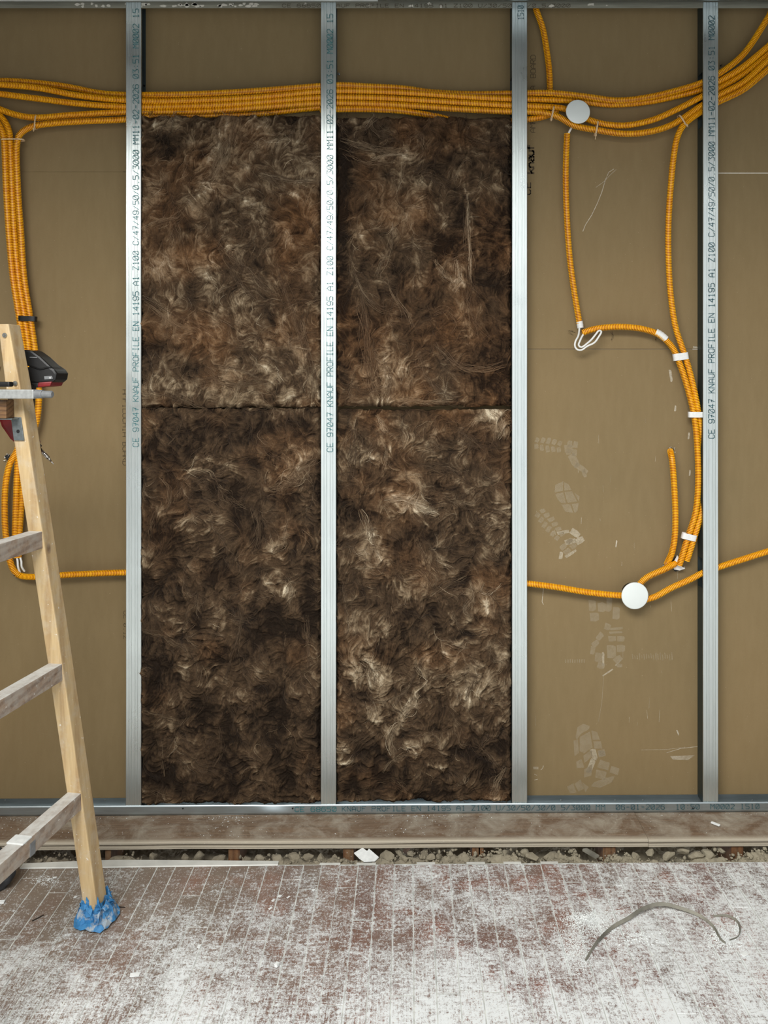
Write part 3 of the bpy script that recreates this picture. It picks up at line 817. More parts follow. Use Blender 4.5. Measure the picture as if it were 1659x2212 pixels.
c_('uppermost orange conduit of the bundle, runs right and bends up to the corner', [(-25, 179, yK), (0, 175, yK), (130, 185, yK), (215, 201, yK), (272, 205, .030), (340, 205, yF), (430, 203, yF), (560, 196, yF), (640, 190, yF), (727, 184, yF), (800, 187, yF), (870, 191, .024), (930, 199, yK), (1010, 203, yK), (1105, 202, .028), (1190, 201, yF-.002), (1260, 208, yF-.002), (1335, 217, yF-.002), (1400, 210, yF-.002), (1460, 196, yF), (1517, 178, yF), (1556, 157, yF), (1605, 118, yF), (1659, 38, yF), (1680, 5, yF)])
c_('second orange conduit from the top of the bundle', [(-25, 182, yF), (0, 183, yF), (80, 190, yF), (160, 205, yF), (230, 214, yF), (272, 217, yF), (340, 219, yF), (450, 216, yF), (560, 210, yF), (693, 198, yF), (780, 197, yF), (900, 202, yF), (1000, 209, yF), (1105, 214, yF), (1180, 216, .026), (1240, 218, yK), (1320, 226, yK), (1400, 220, yK), (1460, 208, yK), (1517, 193, .030), (1556, 174, yF+.004), (1600, 148, yF), (1659, 100, yF), (1685, 78, yF)])
c_('third orange conduit down in the bundle, passes behind the upper white junction box', [(-25, 200, yF), (0, 203, yF), (80, 213, yF), (170, 224, yF), (272, 231, yF), (340, 231, .022), (450, 228, yF), (560, 221, yF), (693, 211, yF), (800, 211, yF), (900, 216, yF), (1000, 222, yF), (1105, 228, yF), (1160, 230, yF), (1222, 236, .030), (1262, 255, .030), (1300, 267, yF), (1350, 271, yF), (1410, 259, yF), (1465, 235, yF), (1517, 208, yF), (1556, 189, .026), (1605, 160, .030), (1659, 117, .030), (1685, 96, .030)])
c_('fourth orange conduit down in the bundle, sags below the upper white junction box', [(-25, 225, yF), (0, 236, yF), (35, 248, yF), (75, 254, yF), (150, 249, yF), (272, 242, yF), (340, 242, yF+.008), (450, 240, yF+.006), (560, 232, yF), (693, 223, yF), (800, 224, yF), (900, 229, yF), (1000, 236, yF), (1105, 241, yF), (1170, 243, yF), (1205, 252, yF-.002), (1240, 271, yF-.004), (1290, 281, yF-.003), (1350, 289, yF-.003), (1400, 285, yF-.003), (1450, 270, yF), (1517, 227, yF+.002), (1556, 204, yF), (1605, 178, yF), (1659, 130, yF), (1685, 108, yF)])
c_('orange conduit turning down at the left fork, right edge of the upright bundle', [(693, 232, .030), (640, 237, yK), (560, 246, yK), (450, 250, yK), (340, 250, yK), (272, 258, .020), (180, 262, yF), (100, 268, yF), (68, 274, yF), (45, 288, yF), (37.5, 305, yF), (38, 400, yF), (45, 500, yF), (52, 600, yF), (66, 690, yF), (77, 770, yF), (84, 850, yF), (80, 905, yF), (66, 950, yF), (54, 1000, yF), (47, 1080, yF), (42, 1150, yF+.006), (40, 1205, yF+.010)])
c_('middle orange conduit of the upright bundle at the far left', [(-25, 240, yF+.010), (-8, 244, yF+.010), (10, 262, yF+.008), (20, 285, yF+.006), (22, 305, yF+.004), (26, 400, yF+.004), (31, 500, yF+.004), (40, 600, yF+.004), (54, 690, yF+.004), (64, 770, yF+.004), (66, 850, yF+.004), (55, 920, yF+.004), (40, 990, yF+.004), (35, 1080, yF), (33, 1150, yF), (34, 1205, yF+.010)])
c_('leftmost orange conduit of the upright bundle, looping out near the ladder', [(-25, 252, yF), (-8, 262, yF), (5, 285, yF), (9, 305, yF), (13, 400, yF), (19, 500, yF), (28, 600, yF), (42, 690, yF), (52, 770, yF+.002), (58, 850, yF+.010), (52, 920, yF+.010), (36, 975, yF+.004), (22, 1000, yF), (13, 1040, yF), (10, 1090, yF), (12, 1150, yF), (20, 1205, yF), (30, 1232, yF+.006), (42, 1243, yF+.012)])
c_('short orange conduit running level from behind the ladder to the first stud', [(38, 1241, yK), (50, 1245, .028), (80, 1246, yF), (140, 1242, yF), (200, 1239, yF), (262, 1237, yF), (292, 1237, yF)])
c_('orange conduit emerging from the wool under the third stud into the lower white junction box', [(1118, 1258, .026), (1145, 1261, yF), (1200, 1268, yF), (1260, 1278, yF), (1310, 1284, yF), (1350, 1287, yF)])
c_('orange conduit dropping from the ceiling track onto the bundle', [(1155, 2, .030), (1158, 20, .030), (1172, 60, .034), (1181, 110, yK), (1186, 150, yK), (1188, 196, .0395), (1188, 214, .0395)])
c_('orange conduit hanging below the upper junction box, white cable at both ends', [(1225, 289, yK-.006), (1223, 330, yK-.006), (1222, 380, yK-.006), (1224, 460, yK-.006), (1231, 560, yK-.006), (1242, 640, yK-.006), (1252, 700, yK-.006)])
c_('orange conduit arching from the loose white cable to the taped pair', [(1258, 719, yF), (1275, 713, yF), (1300, 708, yF), (1345, 706, yF), (1390, 711, yF), (1425, 724, yF), (1452, 750, yF), (1468, 785, yF), (1483, 830, yF), (1499, 895, yF), (1506, 960, yF), (1508, 1050, yF), (1502, 1110, yF), (1486, 1160, yF), (1474, 1200, yF), (1467, 1222, yF+.004)])
c_('orange conduit curving down from the bundle and behind the edge of the last stud', [(1556, 218, yF+.014), (1517, 240, yF+.010), (1490, 258, yF+.004), (1473, 275, yF), (1462, 300, yF), (1455, 340, yF), (1449, 400, yF), (1444, 480, yF), (1444, 560, yF), (1449, 640, yF), (1460, 710, yF), (1475, 755, yF), (1489, 800, yF), (1503, 860, yF), (1514, 930, yF+.008), (1520, 1000, yF+.012), (1521, 1060, yF+.012), (1514, 1110, yF+.006), (1500, 1160, yF), (1489, 1195, yF), (1483, 1212, yF+.004)])
c_('right end of an orange conduit fanning out lowest beyond the last stud', [(1535, 228, yF+.004), (1556, 218, yF+.002), (1605, 194, yF), (1659, 150, yF), (1685, 130, yF)])
c_('short orange conduit stub bowed out of a hole beside the taped pair', [(1448, 974, .046), (1449, 979, .030), (1452, 995, yF), (1457, 1060, yF), (1459, 1120, yF), (1457, 1165, yF), (1451, 1195, yF+.004), (1443, 1213, .034), (1440, 1219, .046)])
c_('short orange conduit between the lower junction box and the broken hole', [(1380, 1264, yF), (1390, 1253, yF), (1403, 1244, yF), (1430, 1232, yF), (1450, 1222, yF+.006), (1459, 1217, .034)])
c_('orange conduit rising from the lower junction box behind the last stud to the right edge', [(1392, 1296, yF), (1415, 1289, yF), (1450, 1270, yF), (1490, 1252, yF), (1517, 1238, yF), (1556, 1224, yF), (1605, 1208, yF), (1659, 1191, yF), (1685, 1184, yF)])
c_('short orange conduit end tucked behind the bundle right of the third stud', [(1080, 266, .036), (1105, 262, .034), (1145, 257, .032), (1170, 253, .034), (1190, 246, .038), (1205, 238, .0395)])
c_('orange conduit dipping behind the top of the right wool', [(693, 238, .036), (727, 236, yF+.003), (800, 236, yF+.003), (860, 239, yF+.008), (900, 244, yF+.012), (940, 251, .032), (975, 259, .034)])

# ties, tapes
def band(label, name, pxc, pyc, ang, length, width, m, yf=.004, th=.0008, cat='tape', tail=0, yoff=.0005):
    """flat loop wrapped across pipes: centre px, angle of its long side, length & width in px"""
    c = P(pxc, pyc, yf); k = DC/F; L = length*k/2; w = width*k/2
    u = Vector((math.cos(ang), 0, math.sin(ang))); v = Vector((-math.sin(ang), 0, math.cos(ang)))
    bm = bmesh.new(); n = 14; ringo = []; dep = .0265
    path = []
    hd = .0118; N_ = 40
    for i in range(N_):
        a_ = math.tau*i/N_; ca_, sa_ = math.cos(a_), math.sin(a_)
        path.append((L*math.copysign(abs(ca_)**.62, ca_), hd+yoff-hd*math.copysign(abs(sa_)**.62, sa_)))
    for s_, d_ in path:
        ringo.append([bm.verts.new(c+u*s_+v*w*q_+Vector((0, d_+dd, 0))) for q_, dd in ((-1, 0), (1, 0), (1, th), (-1, th))])
    m_ = len(path)
    for i in range(m_):
        j = (i+1) % m_
        for a in range(4):
            b_ = (a+1) % 4; bm.faces.new((ringo[i][a], ringo[i][b_], ringo[j][b_], ringo[j][a]))
    bmesh.ops.recalc_face_normals(bm, faces=bm.faces[:])
    o = obj(name, bm, m)
    if tail:
        bm = bmesh.new(); e = c-u*L
        frame_box(bm, e-u*.006-v*.0024+Vector((0, -.004, 0)), u*.007, v*.0048, Vector((0, .005, 0)), .0008)
        obj('tie_head', bm, m, o)
        bm = bmesh.new(); frame_box(bm, e-u*(tail*k)-v*.001+Vector((0, -.002, 0)), u*(tail*k-.005), v*.002, Vector((0, .001, 0)), .0002)
        obj('tie_tail', bm, m, o)
    return tag(o, label, cat)
R = math.radians
band('dark black tape wrapped round the upright conduit bundle above the ladder top', 'black_tape', 55.5, 688, R(-2), 40, 11, M_BLACKT, .003)
def sleeve(label, pts, r=.0108):
    C, L = catmull([P(*p) for p in pts], .002); rr = r+.0003*np.sin(np.arange(len(C))*1.3); rr[0] -= .0012; rr[-1] -= .0012
    Vv, Q = tube_np(C, rr, 20); o = pyobj('white_tape', Vv, Q, M_WTAPE, None, True); return tag(o, label, 'tape')
sleeve('white tape round a single conduit at the top of the arch', [(1416, 716.5, yF), (1427, 723, yF), (1439, 733, yF)])
band('white tape joining two conduits where the arch meets the long conduit', 'white_tape', 1473, 770, R(8), 33, 15, M_WTAPE, .003)
band('white tape round two conduits tight against the last stud', 'white_tape', 1506, 896, R(0), 33, 12, M_WTAPE, .003)
band('white tape round two conduits above the broken hole', 'white_tape', 1491, 1161, R(-13), 32, 13, M_WTAPE, .003)
sleeve('white tape collar on the lower end of the hanging conduit', [(1251.5, 694, yK-.006), (1253, 702, yK-.006), (1254, 709, yK-.007)], .0102)
band('pale cable tie round two conduits at the far left fork', 'cable_tie', 75, 262, R(85), 31, 3, M_TIE, .003, cat='cable tie', tail=7)
band('pale cable tie across the top of the upright conduit bundle at the left edge', 'cable_tie', 24, 300, R(0), 50, 2.5, M_TIE, .003, cat='cable tie')
band('pale cable tie left of the upper junction box', 'cable_tie', 1194.5, 242, R(78), 30, 3.2, M_TIE, .002, cat='cable tie', tail=6)
band('pale cable tie right of the upper junction box', 'cable_tie', 1290, 275, R(80), 32, 3.2, M_TIE, .002, cat='cable tie', tail=11)
band('pale cable tie where the long conduit leaves the bundle', 'cable_tie', 1475, 258, R(123), 27, 3.2, M_TIE, .003, cat='cable tie', tail=7)

# white cables
def cable(label, pts, r=.0031, name='white_cable'):
    C, L = catmull([P(*p) for p in pts], .004); Vv, Q = tube_np(C, np.full(len(C), r), 10)
    o = pyobj(name, Vv, Q, M_WCABLE, None, True); return tag(o, label, 'cable')
cable('white cable bridging the sagging conduit and the top of the hanging conduit', [(1240, 268, .036), (1234, 277, .026), (1230, 284, .024), (1226, 294, yK-.006)], .0034)
cable('loose loop of white cable hanging out of the taped conduit end', [(1252, 704, .028), (1251, 716, .022), (1249, 726, .014), (1243, 738, .008), (1242, 748, .006), (1247, 755, .005), (1256, 756, .004), (1268, 748, .002), (1284, 740, .002), (1293, 728, .004), (1299, 716, .006), (1294, 714, .004), (1287, 722, .002), (1278, 733, .001), (1268, 742, -.002), (1256, 750, -.001), (1250, 746, 0), (1253, 736, .004), (1259, 724, .012), (1266, 717, .020)], .0030)
cable('left of two short white cables below the ladder rung at the far left', [(36, 1200, .026), (38, 1212, .020), (39, 1224, .020), (43, 1236, .030)], .0032)
cable('right of two short white cables below the ladder rung at the far left', [(42, 1200, .026), (46, 1212, .020), (47, 1224, .020), (53, 1234, .030)], .0032)
# sleeve writing on the loose cable
# junction boxes
def jbox(label, px, py, r, tilt):
    c = P(px, py, -.004); root = empty('junction_box', (c.x, YB, c.z))
    k = DC/F; R_ = r*k
    bm = bmesh.new(); rows = [(0, .0000), (R_*.93, 0), (R_*.985, .0008), (R_, .0024), (R_, .0050), (R_*.97, .0054), (0, .0054)]
    n = 56; nrm = Vector((tilt[0], -1, tilt[1])).normalized(); a = nrm.orthogonal().normalized(); b_ = nrm.cross(a)
    rings = []
    for rr, dd in rows:
        if rr == 0: rings.append([bm.verts.new(c-nrm*dd)])
        else: rings.append([bm.verts.new(c-nrm*dd+a*math.cos(t)*rr+b_*math.sin(t)*rr) for t in [math.tau*i/n for i in range(n)]])
    for q_ in range(len(rings)-1):
        A, B = rings[q_], rings[q_+1]
        for i in range(n):
            j = (i+1) % n
            if len(A) == 1: bm.faces.new((A[0], B[i], B[j]))
            elif len(B) == 1: bm.faces.new((A[i], B[0], A[j]))
            else: bm.faces.new((A[i], B[i], B[j], A[j]))
    bmesh.ops.recalc_face_normals(bm, faces=bm.faces[:])
    obj('lid', bm, M_LID, root, smooth=True)
    bm = bmesh.new(); cyl(bm, (c.x+.002, .0025, c.z-.001), (c.x+.002, YB, c.z-.001), R_*.74, R_*.70, 40); obj('box_body', bm, M_BLACK, root)
    return tag(root, label, 'junction box')
jbox('round white junction box lid overlapping the conduit bundle near the top right', 1249, 240.5, 26.3, (.06, .08))
jbox('larger round white junction box lid low in the open bay where three conduits meet', 1372, 1287.5, 29.2, (.03, -.03))
# broken holes in the board
def hole(px, py, r, label):
    root = empty('broken_hole', P(px, py, YB-.001)); c = P(px, py, YB-.0006)
    V = []; n = 14; bm = bmesh.new()
    vs = [bm.verts.new(c+Vector((math.cos(i*math.tau/n), 0, math.sin(i*math.tau/n)))*(r*DC/F*random.uniform(.75, 1.2))) for i in range(n)]
    bm.faces.new(vs); obj('opening', bm, M_BLACK, root)
    bm = bmesh.new()
    for i in range(9):
        a = random.uniform(0, math.tau); p = c+Vector((math.cos(a), 0, math.sin(a)))*(r*DC/F*random.uniform(.8, 1.25)); s = random.uniform(.0022, .005)
        tri = [p+Vector((random.uniform(-1, 1), random.uniform(-1.2, -.1), random.uniform(-1, 1)))*s for _ in range(3)]+[p]
        v4 = [bm.verts.new(q_) for q_ in tri]
        for q_ in ((0, 1, 2), (0, 1, 3), (1, 2, 3), (0, 2, 3)): bm.faces.new([v4[x_] for x_ in q_])
    bmesh.ops.recalc_face_normals(bm, faces=bm.faces[:])
    t_ = obj('torn_gypsum', bm, M_PLASTER, root); t_['kind'] = 'stuff'
    return tag(root, label, 'hole')
hole(1449, 974, 7, 'small torn hole in the board at the top of the short bowed conduit')
hole(1462, 1219, 15, 'broken white-edged hole in the board above the lower junction box')
bm = bmesh.new(); vs_ = [bm.verts.new(P(a, b_, y_)) for a, b_, y_ in ((1452, 1219, .034), (1463, 1199, .040), (1470, 1222, .030), (1480, 1228, .030), (1468, 1232, .034), (1456, 1230, .034), (1470, 1212, .028))]
for q_ in ((0, 1, 6), (0, 6, 2), (0, 2, 5), (2, 4, 5), (2, 3, 4)): bm.faces.new([vs_[x_] for x_ in q_])
o = obj('torn_sheet', bm, M_WTAPE); md = o.modifiers.new('t', 'SOLIDIFY'); md.thickness = .0008
tag(o, 'crumpled white scrap of tape in the broken hole above the lower junction box', 'scrap')
hole(1440, 1220, 7, 'dark torn edge of the hole at the foot of the short bowed conduit')
hole(36, 1240, 8, 'torn hole behind the ladder where white cables enter the board')
hole(17, 988, 7, 'torn white-edged hole at the far left above the looping conduit')
for px, py, r, lb, m_ in ((732, 160, .0045, 'round screw head beside the top of the second stud', M_SCREW), (312, 186, .004, 'black screw beside the top of the first stud', M_BLACK), (1557, 142, .0028, 'tiny black screw right of the last stud near the top', M_BLACK)):
    o = screw(P(px, py, YB), (0, -1, 0), r, None, 'board_screw', m_); tag(o, lb, 'screw')
    bm = bmesh.new(); p = P(px, py, YB); cyl(bm, p+Vector((0, -.0003, 0)), p+Vector((0, -.012, 0)), r*.35, r*.3, 8); obj('shank', bm, m_, o)

# ------------------------------------------------------------------ board printing, scuffs and boot prints
YP = YB-.0004
def pmark(px, py, y=YP): return P(px, py, y)
lettering('printed_text', 'BOARD', pmark(1157, 168), XU, -XR, 10.4*DC/F, 11*DC/F, .0016, M_BPRINT, wall, .8)
lettering('printed_text', 'AMFILOCHIA', pmark(1156, 286), XU, -XR, 10.4*DC/F, 11*DC/F, .0016, M_BPRINT, wall, .8)
lettering('printed_text', 'knauf', pmark(1153, 374), XU, -XR, 13.0*DC/F, 15*DC/F, .0052, M_BPRINT, wall, .86)
lettering('printed_text', 'CE', pmark(1146, 420), XU, -XR, 15*DC/F, 13*DC/F, .004, M_BPRINT, wall, .7)
lettering('printed_text', 'AMFILOCHIA BOARD', pmark(265, 842), -XU, XR, 10.5*DC/F, 11*DC/F, .0016, M_BPRINT, wall, .8)
lettering('printed_text', 'CE 0.12', pmark(267, 1320), -XU, XR, 9*DC/F, 10*DC/F, .0014, M_BPRINT, wall, .8)
def patch(polys, m, name='dust_mark', jitter=.6):
    V = []; Fc = []
    for poly in polys:
        i = len(V)
        for j, (a, b_) in enumerate(poly): V.append(P(a+random.uniform(-jitter, jitter), b_+random.uniform(-jitter, jitter), YP-.0001))
        Fc.append(tuple(range(i, i+len(poly))))
    # orient towards the room
    o = pyobj(name, V, Fc, m, wall); return o
def q4(cx, cy, w, h, a):
    ca, sa = math.cos(a), math.sin(a); pts = [(-w, -h), (w*.2, -h*1.05), (w, -h*.8), (w*1.02, h*.7), (w*.3, h), (-w*.9, h*.95)]
    return [(cx+x*ca-y*sa, cy+x*sa+y*ca) for x, y in pts]
def boot(cx, cy, ang, s, m, rows=5):
    """lugged sole: two columns of chevron lugs, heel cluster"""
    polys = []
    ca, sa = math.cos(ang), math.sin(ang)
    for r_ in range(rows):
        v = (r_-rows/2)*13*s; wd = (15-abs(r_-rows*.4)*1.6)*s
        for sd in (-1, 1):
            x = sd*wd*.62; polys.append(q4(cx+x*ca-v*sa, cy+x*sa+v*ca, wd*.50, 4.6*s, ang+sd*.28))
    for sd in (-1, 1):
        for hh in (0, 1):
            x = sd*9*s; v = (rows/2*13+10+hh*13)*s; polys.append(q4(cx+x*ca-v*sa, cy+x*sa+v*ca, 7.5*s, 5.5*s, ang))
    return patch(polys, m, 'boot_print')
boot(1190, 962, R(-82), .95, M_PRINT, 5)
patch([q4(1240, 995, 16, 8, R(60)), q4(1255, 1012, 16, 6, R(35)), q4(1262, 1022, 9, 4, R(75)), q4(1228, 970, 9, 9, 0)], M_PRINT, 'boot_print')
# round heel with cracks
patch([[(1199, 1048), (1217, 1040), (1216, 1060), (1197, 1064)], [(1219, 1041), (1228, 1046), (1234, 1058), (1219, 1060)], [(1199, 1067), (1217, 1063), (1222, 1086), (1212, 1087), (1206, 1080)], [(1219, 1063), (1235, 1061), (1247, 1084), (1226, 1086)],
       [(1240, 1064), (1252, 1072), (1250, 1084)], [(1213, 1090), (1232, 1089), (1238, 1108), (1222, 1106)], [(1235, 1089), (1250, 1087), (1248, 1104), (1241, 1109)]], M_PRINT, 'boot_print')
boot(1192, 1138, R(-40), 1.0, M_PRINT, 6)
patch([q4(1242, 1152, 11, 7, R(35)), q4(1252, 1168, 10, 7, R(-30)), q4(1232, 1170, 12, 6, R(-12)), q4(1212, 1200, 4, 8, R(8)), q4(1233, 1196, 14, 3, R(-32)), q4(1216, 1150, 13, 4, R(-12))], M_PRINT2, 'boot_print')
patch([q4(1316, 1304, 6, 18, R(4)), q4(1331, 1325, 8, 13, R(4)), q4(1331, 1358, 14, 3, R(-6)), q4(1330, 1366, 14, 2, R(-4)), q4(1322, 1380, 8, 6, 0), q4(1341, 1380, 8, 6, 0), q4(1341, 1401, 9, 8, 0), q4(1321, 1408, 10, 14, 0),
       q4(1312, 1354, 7, 7, R(20)), q4(1296, 1375, 6, 9, R(40)), q4(1286, 1390, 6, 8, R(50)), q4(1280, 1405, 5, 9, R(10)), q4(1293, 1420, 8, 10, R(6)), q4(1298, 1438, 8, 7, R(20)), q4(1335, 1425, 9, 7, R(-40)), q4(1338, 1438, 6, 4, 0)], M_PRINT, 'boot_print')
patch([q4(1279, 1308, 8, 12, 0), q4(1300, 1312, 9, 10, 0), q4(1284, 1333, 10, 9, 0)], M_PRINT, 'boot_print')
patch([q4(1303, 1424, 2.5, 15, 0), q4(1313, 1453, 14, 1.5, R(-35)), q4(1335, 1432, 8, 1.2, R(-45))], M_PRINT2, 'boot_print')
patch([[(1243, 1592), (1248, 1570), (1260, 1563), (1275, 1568), (1272, 1576), (1256, 1584), (1246, 1598)], [(1277, 1578), (1290, 1582), (1296, 1598), (1280, 1598)], [(1281, 1601), (1298, 1602), (1301, 1617), (1284, 1618)],
       [(1252, 1592), (1275, 1580), (1280, 1614), (1262, 1628), (1252, 1622)], [(1239, 1600), (1249, 1598), (1251, 1626), (1241, 1634)], [(1260, 1632), (1277, 1620), (1280, 1634), (1262, 1648)], [(1245, 1645), (1256, 1640), (1262, 1658), (1246, 1660)],
       [(1290, 1622), (1305, 1618), (1310, 1632), (1294, 1636)], [(1296, 1640), (1318, 1648), (1314, 1664), (1290, 1658)], [(1320, 1654), (1338, 1660), (1334, 1674), (1317, 1668)], [(1288, 1662), (1310, 1668), (1308, 1684), (1286, 1680)],
       [(1262, 1662), (1280, 1650), (1278, 1676), (1262, 1680)], [(1283, 1690), (1310, 1680), (1328, 1676), (1322, 1690), (1296, 1702), (1276, 1698)], [(1240, 1694), (1254, 1684), (1262, 1704), (1250, 1710)], [(1224, 1700), (1238, 1692), (1246, 1712), (1232, 1714)], [(1258, 1690), (1272, 1700), (1264, 1712)]], M_PRINT, 'boot_print')
patch([q4(1283, 1630, 6, 12, R(-15)), q4(1276, 1655, 6, 16, R(22)), q4(1300, 1628, 7, 6, 0)], M_PRINT2, 'boot_print')
def scratch(pts, w, m, name='scratch'):
    V = []; Fc = []
    for (a, b_), (c2, d2) in zip(pts[:-1], pts[1:]):
        p = P(a, b_, YP-.0001); q_ = P(c2, d2, YP-.0001); d = (q_-p).normalized(); s = Vector((-d.z, 0, d.x))*(w*DC/F/2)
        i = len(V); V += [p-s, q_-s, q_+s, p+s]; Fc.append((i, i+1, i+2, i+3))
    return pyobj(name, V, Fc, m, wall)
scratch([(1326, 365), (1315, 372), (1308, 388), (1300, 415), (1290, 440), (1278, 465), (1265, 485), (1259, 500)], 1.4, M_SCUFF)
scratch([(1331, 366), (1318, 378), (1305, 392), (1287, 405)], .8, M_SCUFF)
scratch([(1304, 1460), (1300, 1520), (1292, 1560)], 1.4, M_PRINT)
scratch([(1174, 1270), (1171, 1300), (1174, 1306)], 1.2, M_SCUFF)
for k in range(26):
    px = random.uniform(1150, 1505); py = random.uniform(780, 1700); L_ = random.uniform(3, 26)
    scratch([(px, py), (px+random.uniform(-2, 2), py+L_)], random.uniform(.5, 1.2), random.choice([M_PRINT, M_PRINT2]))
for k in range(7): scratch([(1448+k*.8, 1634+k*1.0), (1500-k*2.2, 1632+k*1.6)], .7, M_SCUFF)
scratch([(1440, 1626), (1470, 1617), (1512, 1612)], 1.0, M_SCUFF); scratch([(1385, 1620), (1440, 1619), (1480, 1614)], .8, M_PRINT2)
for k in range(18): scratch([(1366+k*5, 1412+random.uniform(-4, 4)), (1367+k*5, 1424+random.uniform(-3, 3))], 1.8, M_PRINT)
for k in range(9): scratch([(1222+k*5, 1424), (1222+k*5, 1432)], 2.2, M_PRINT)
patch([q4(1449, 812, 2.5, 13, R(-8)), q4(1459, 882, 2, 6, R(6)), q4(1488, 942, 1.8, 7, R(8)), q4(1490, 1022, 1.8, 6, R(8)), q4(1464, 1583, 1.6, 6, R(-20)), q4(1331, 1175, 1.6, 8, R(8)), q4(1502, 750, 5, 1.6, 0)], M_SCUFF)
for k in range(10):
    a = (1228+random.uniform(-4, 30), 715+random.uniform(-2, 6)); scratch([a, (a[0]+random.uniform(5, 14), a[1]+random.uniform(-3, 9))], .6, M_PENCIL, 'pencil_line')
for dx in (0, 95): scratch([(1318+dx, 718), (1325+dx, 724), (1320+dx, 735), (1326+dx, 730), (1322+dx, 716), (1322+dx, 738)], .6, M_PENCIL, 'pencil_line')
for k in range(3): scratch([(1152, 1657+k*2), (1163, 1657+k*2)], .9, M_SCUFF)
scratch([(1154, 1672), (1160, 1675)], .9, M_SCUFF); scratch([(1154, 1685), (1162, 1683)], 1, M_SCUFF); scratch([(1174, 1654), (1172, 1660), (1168, 1663)], 1.2, M_SCUFF)

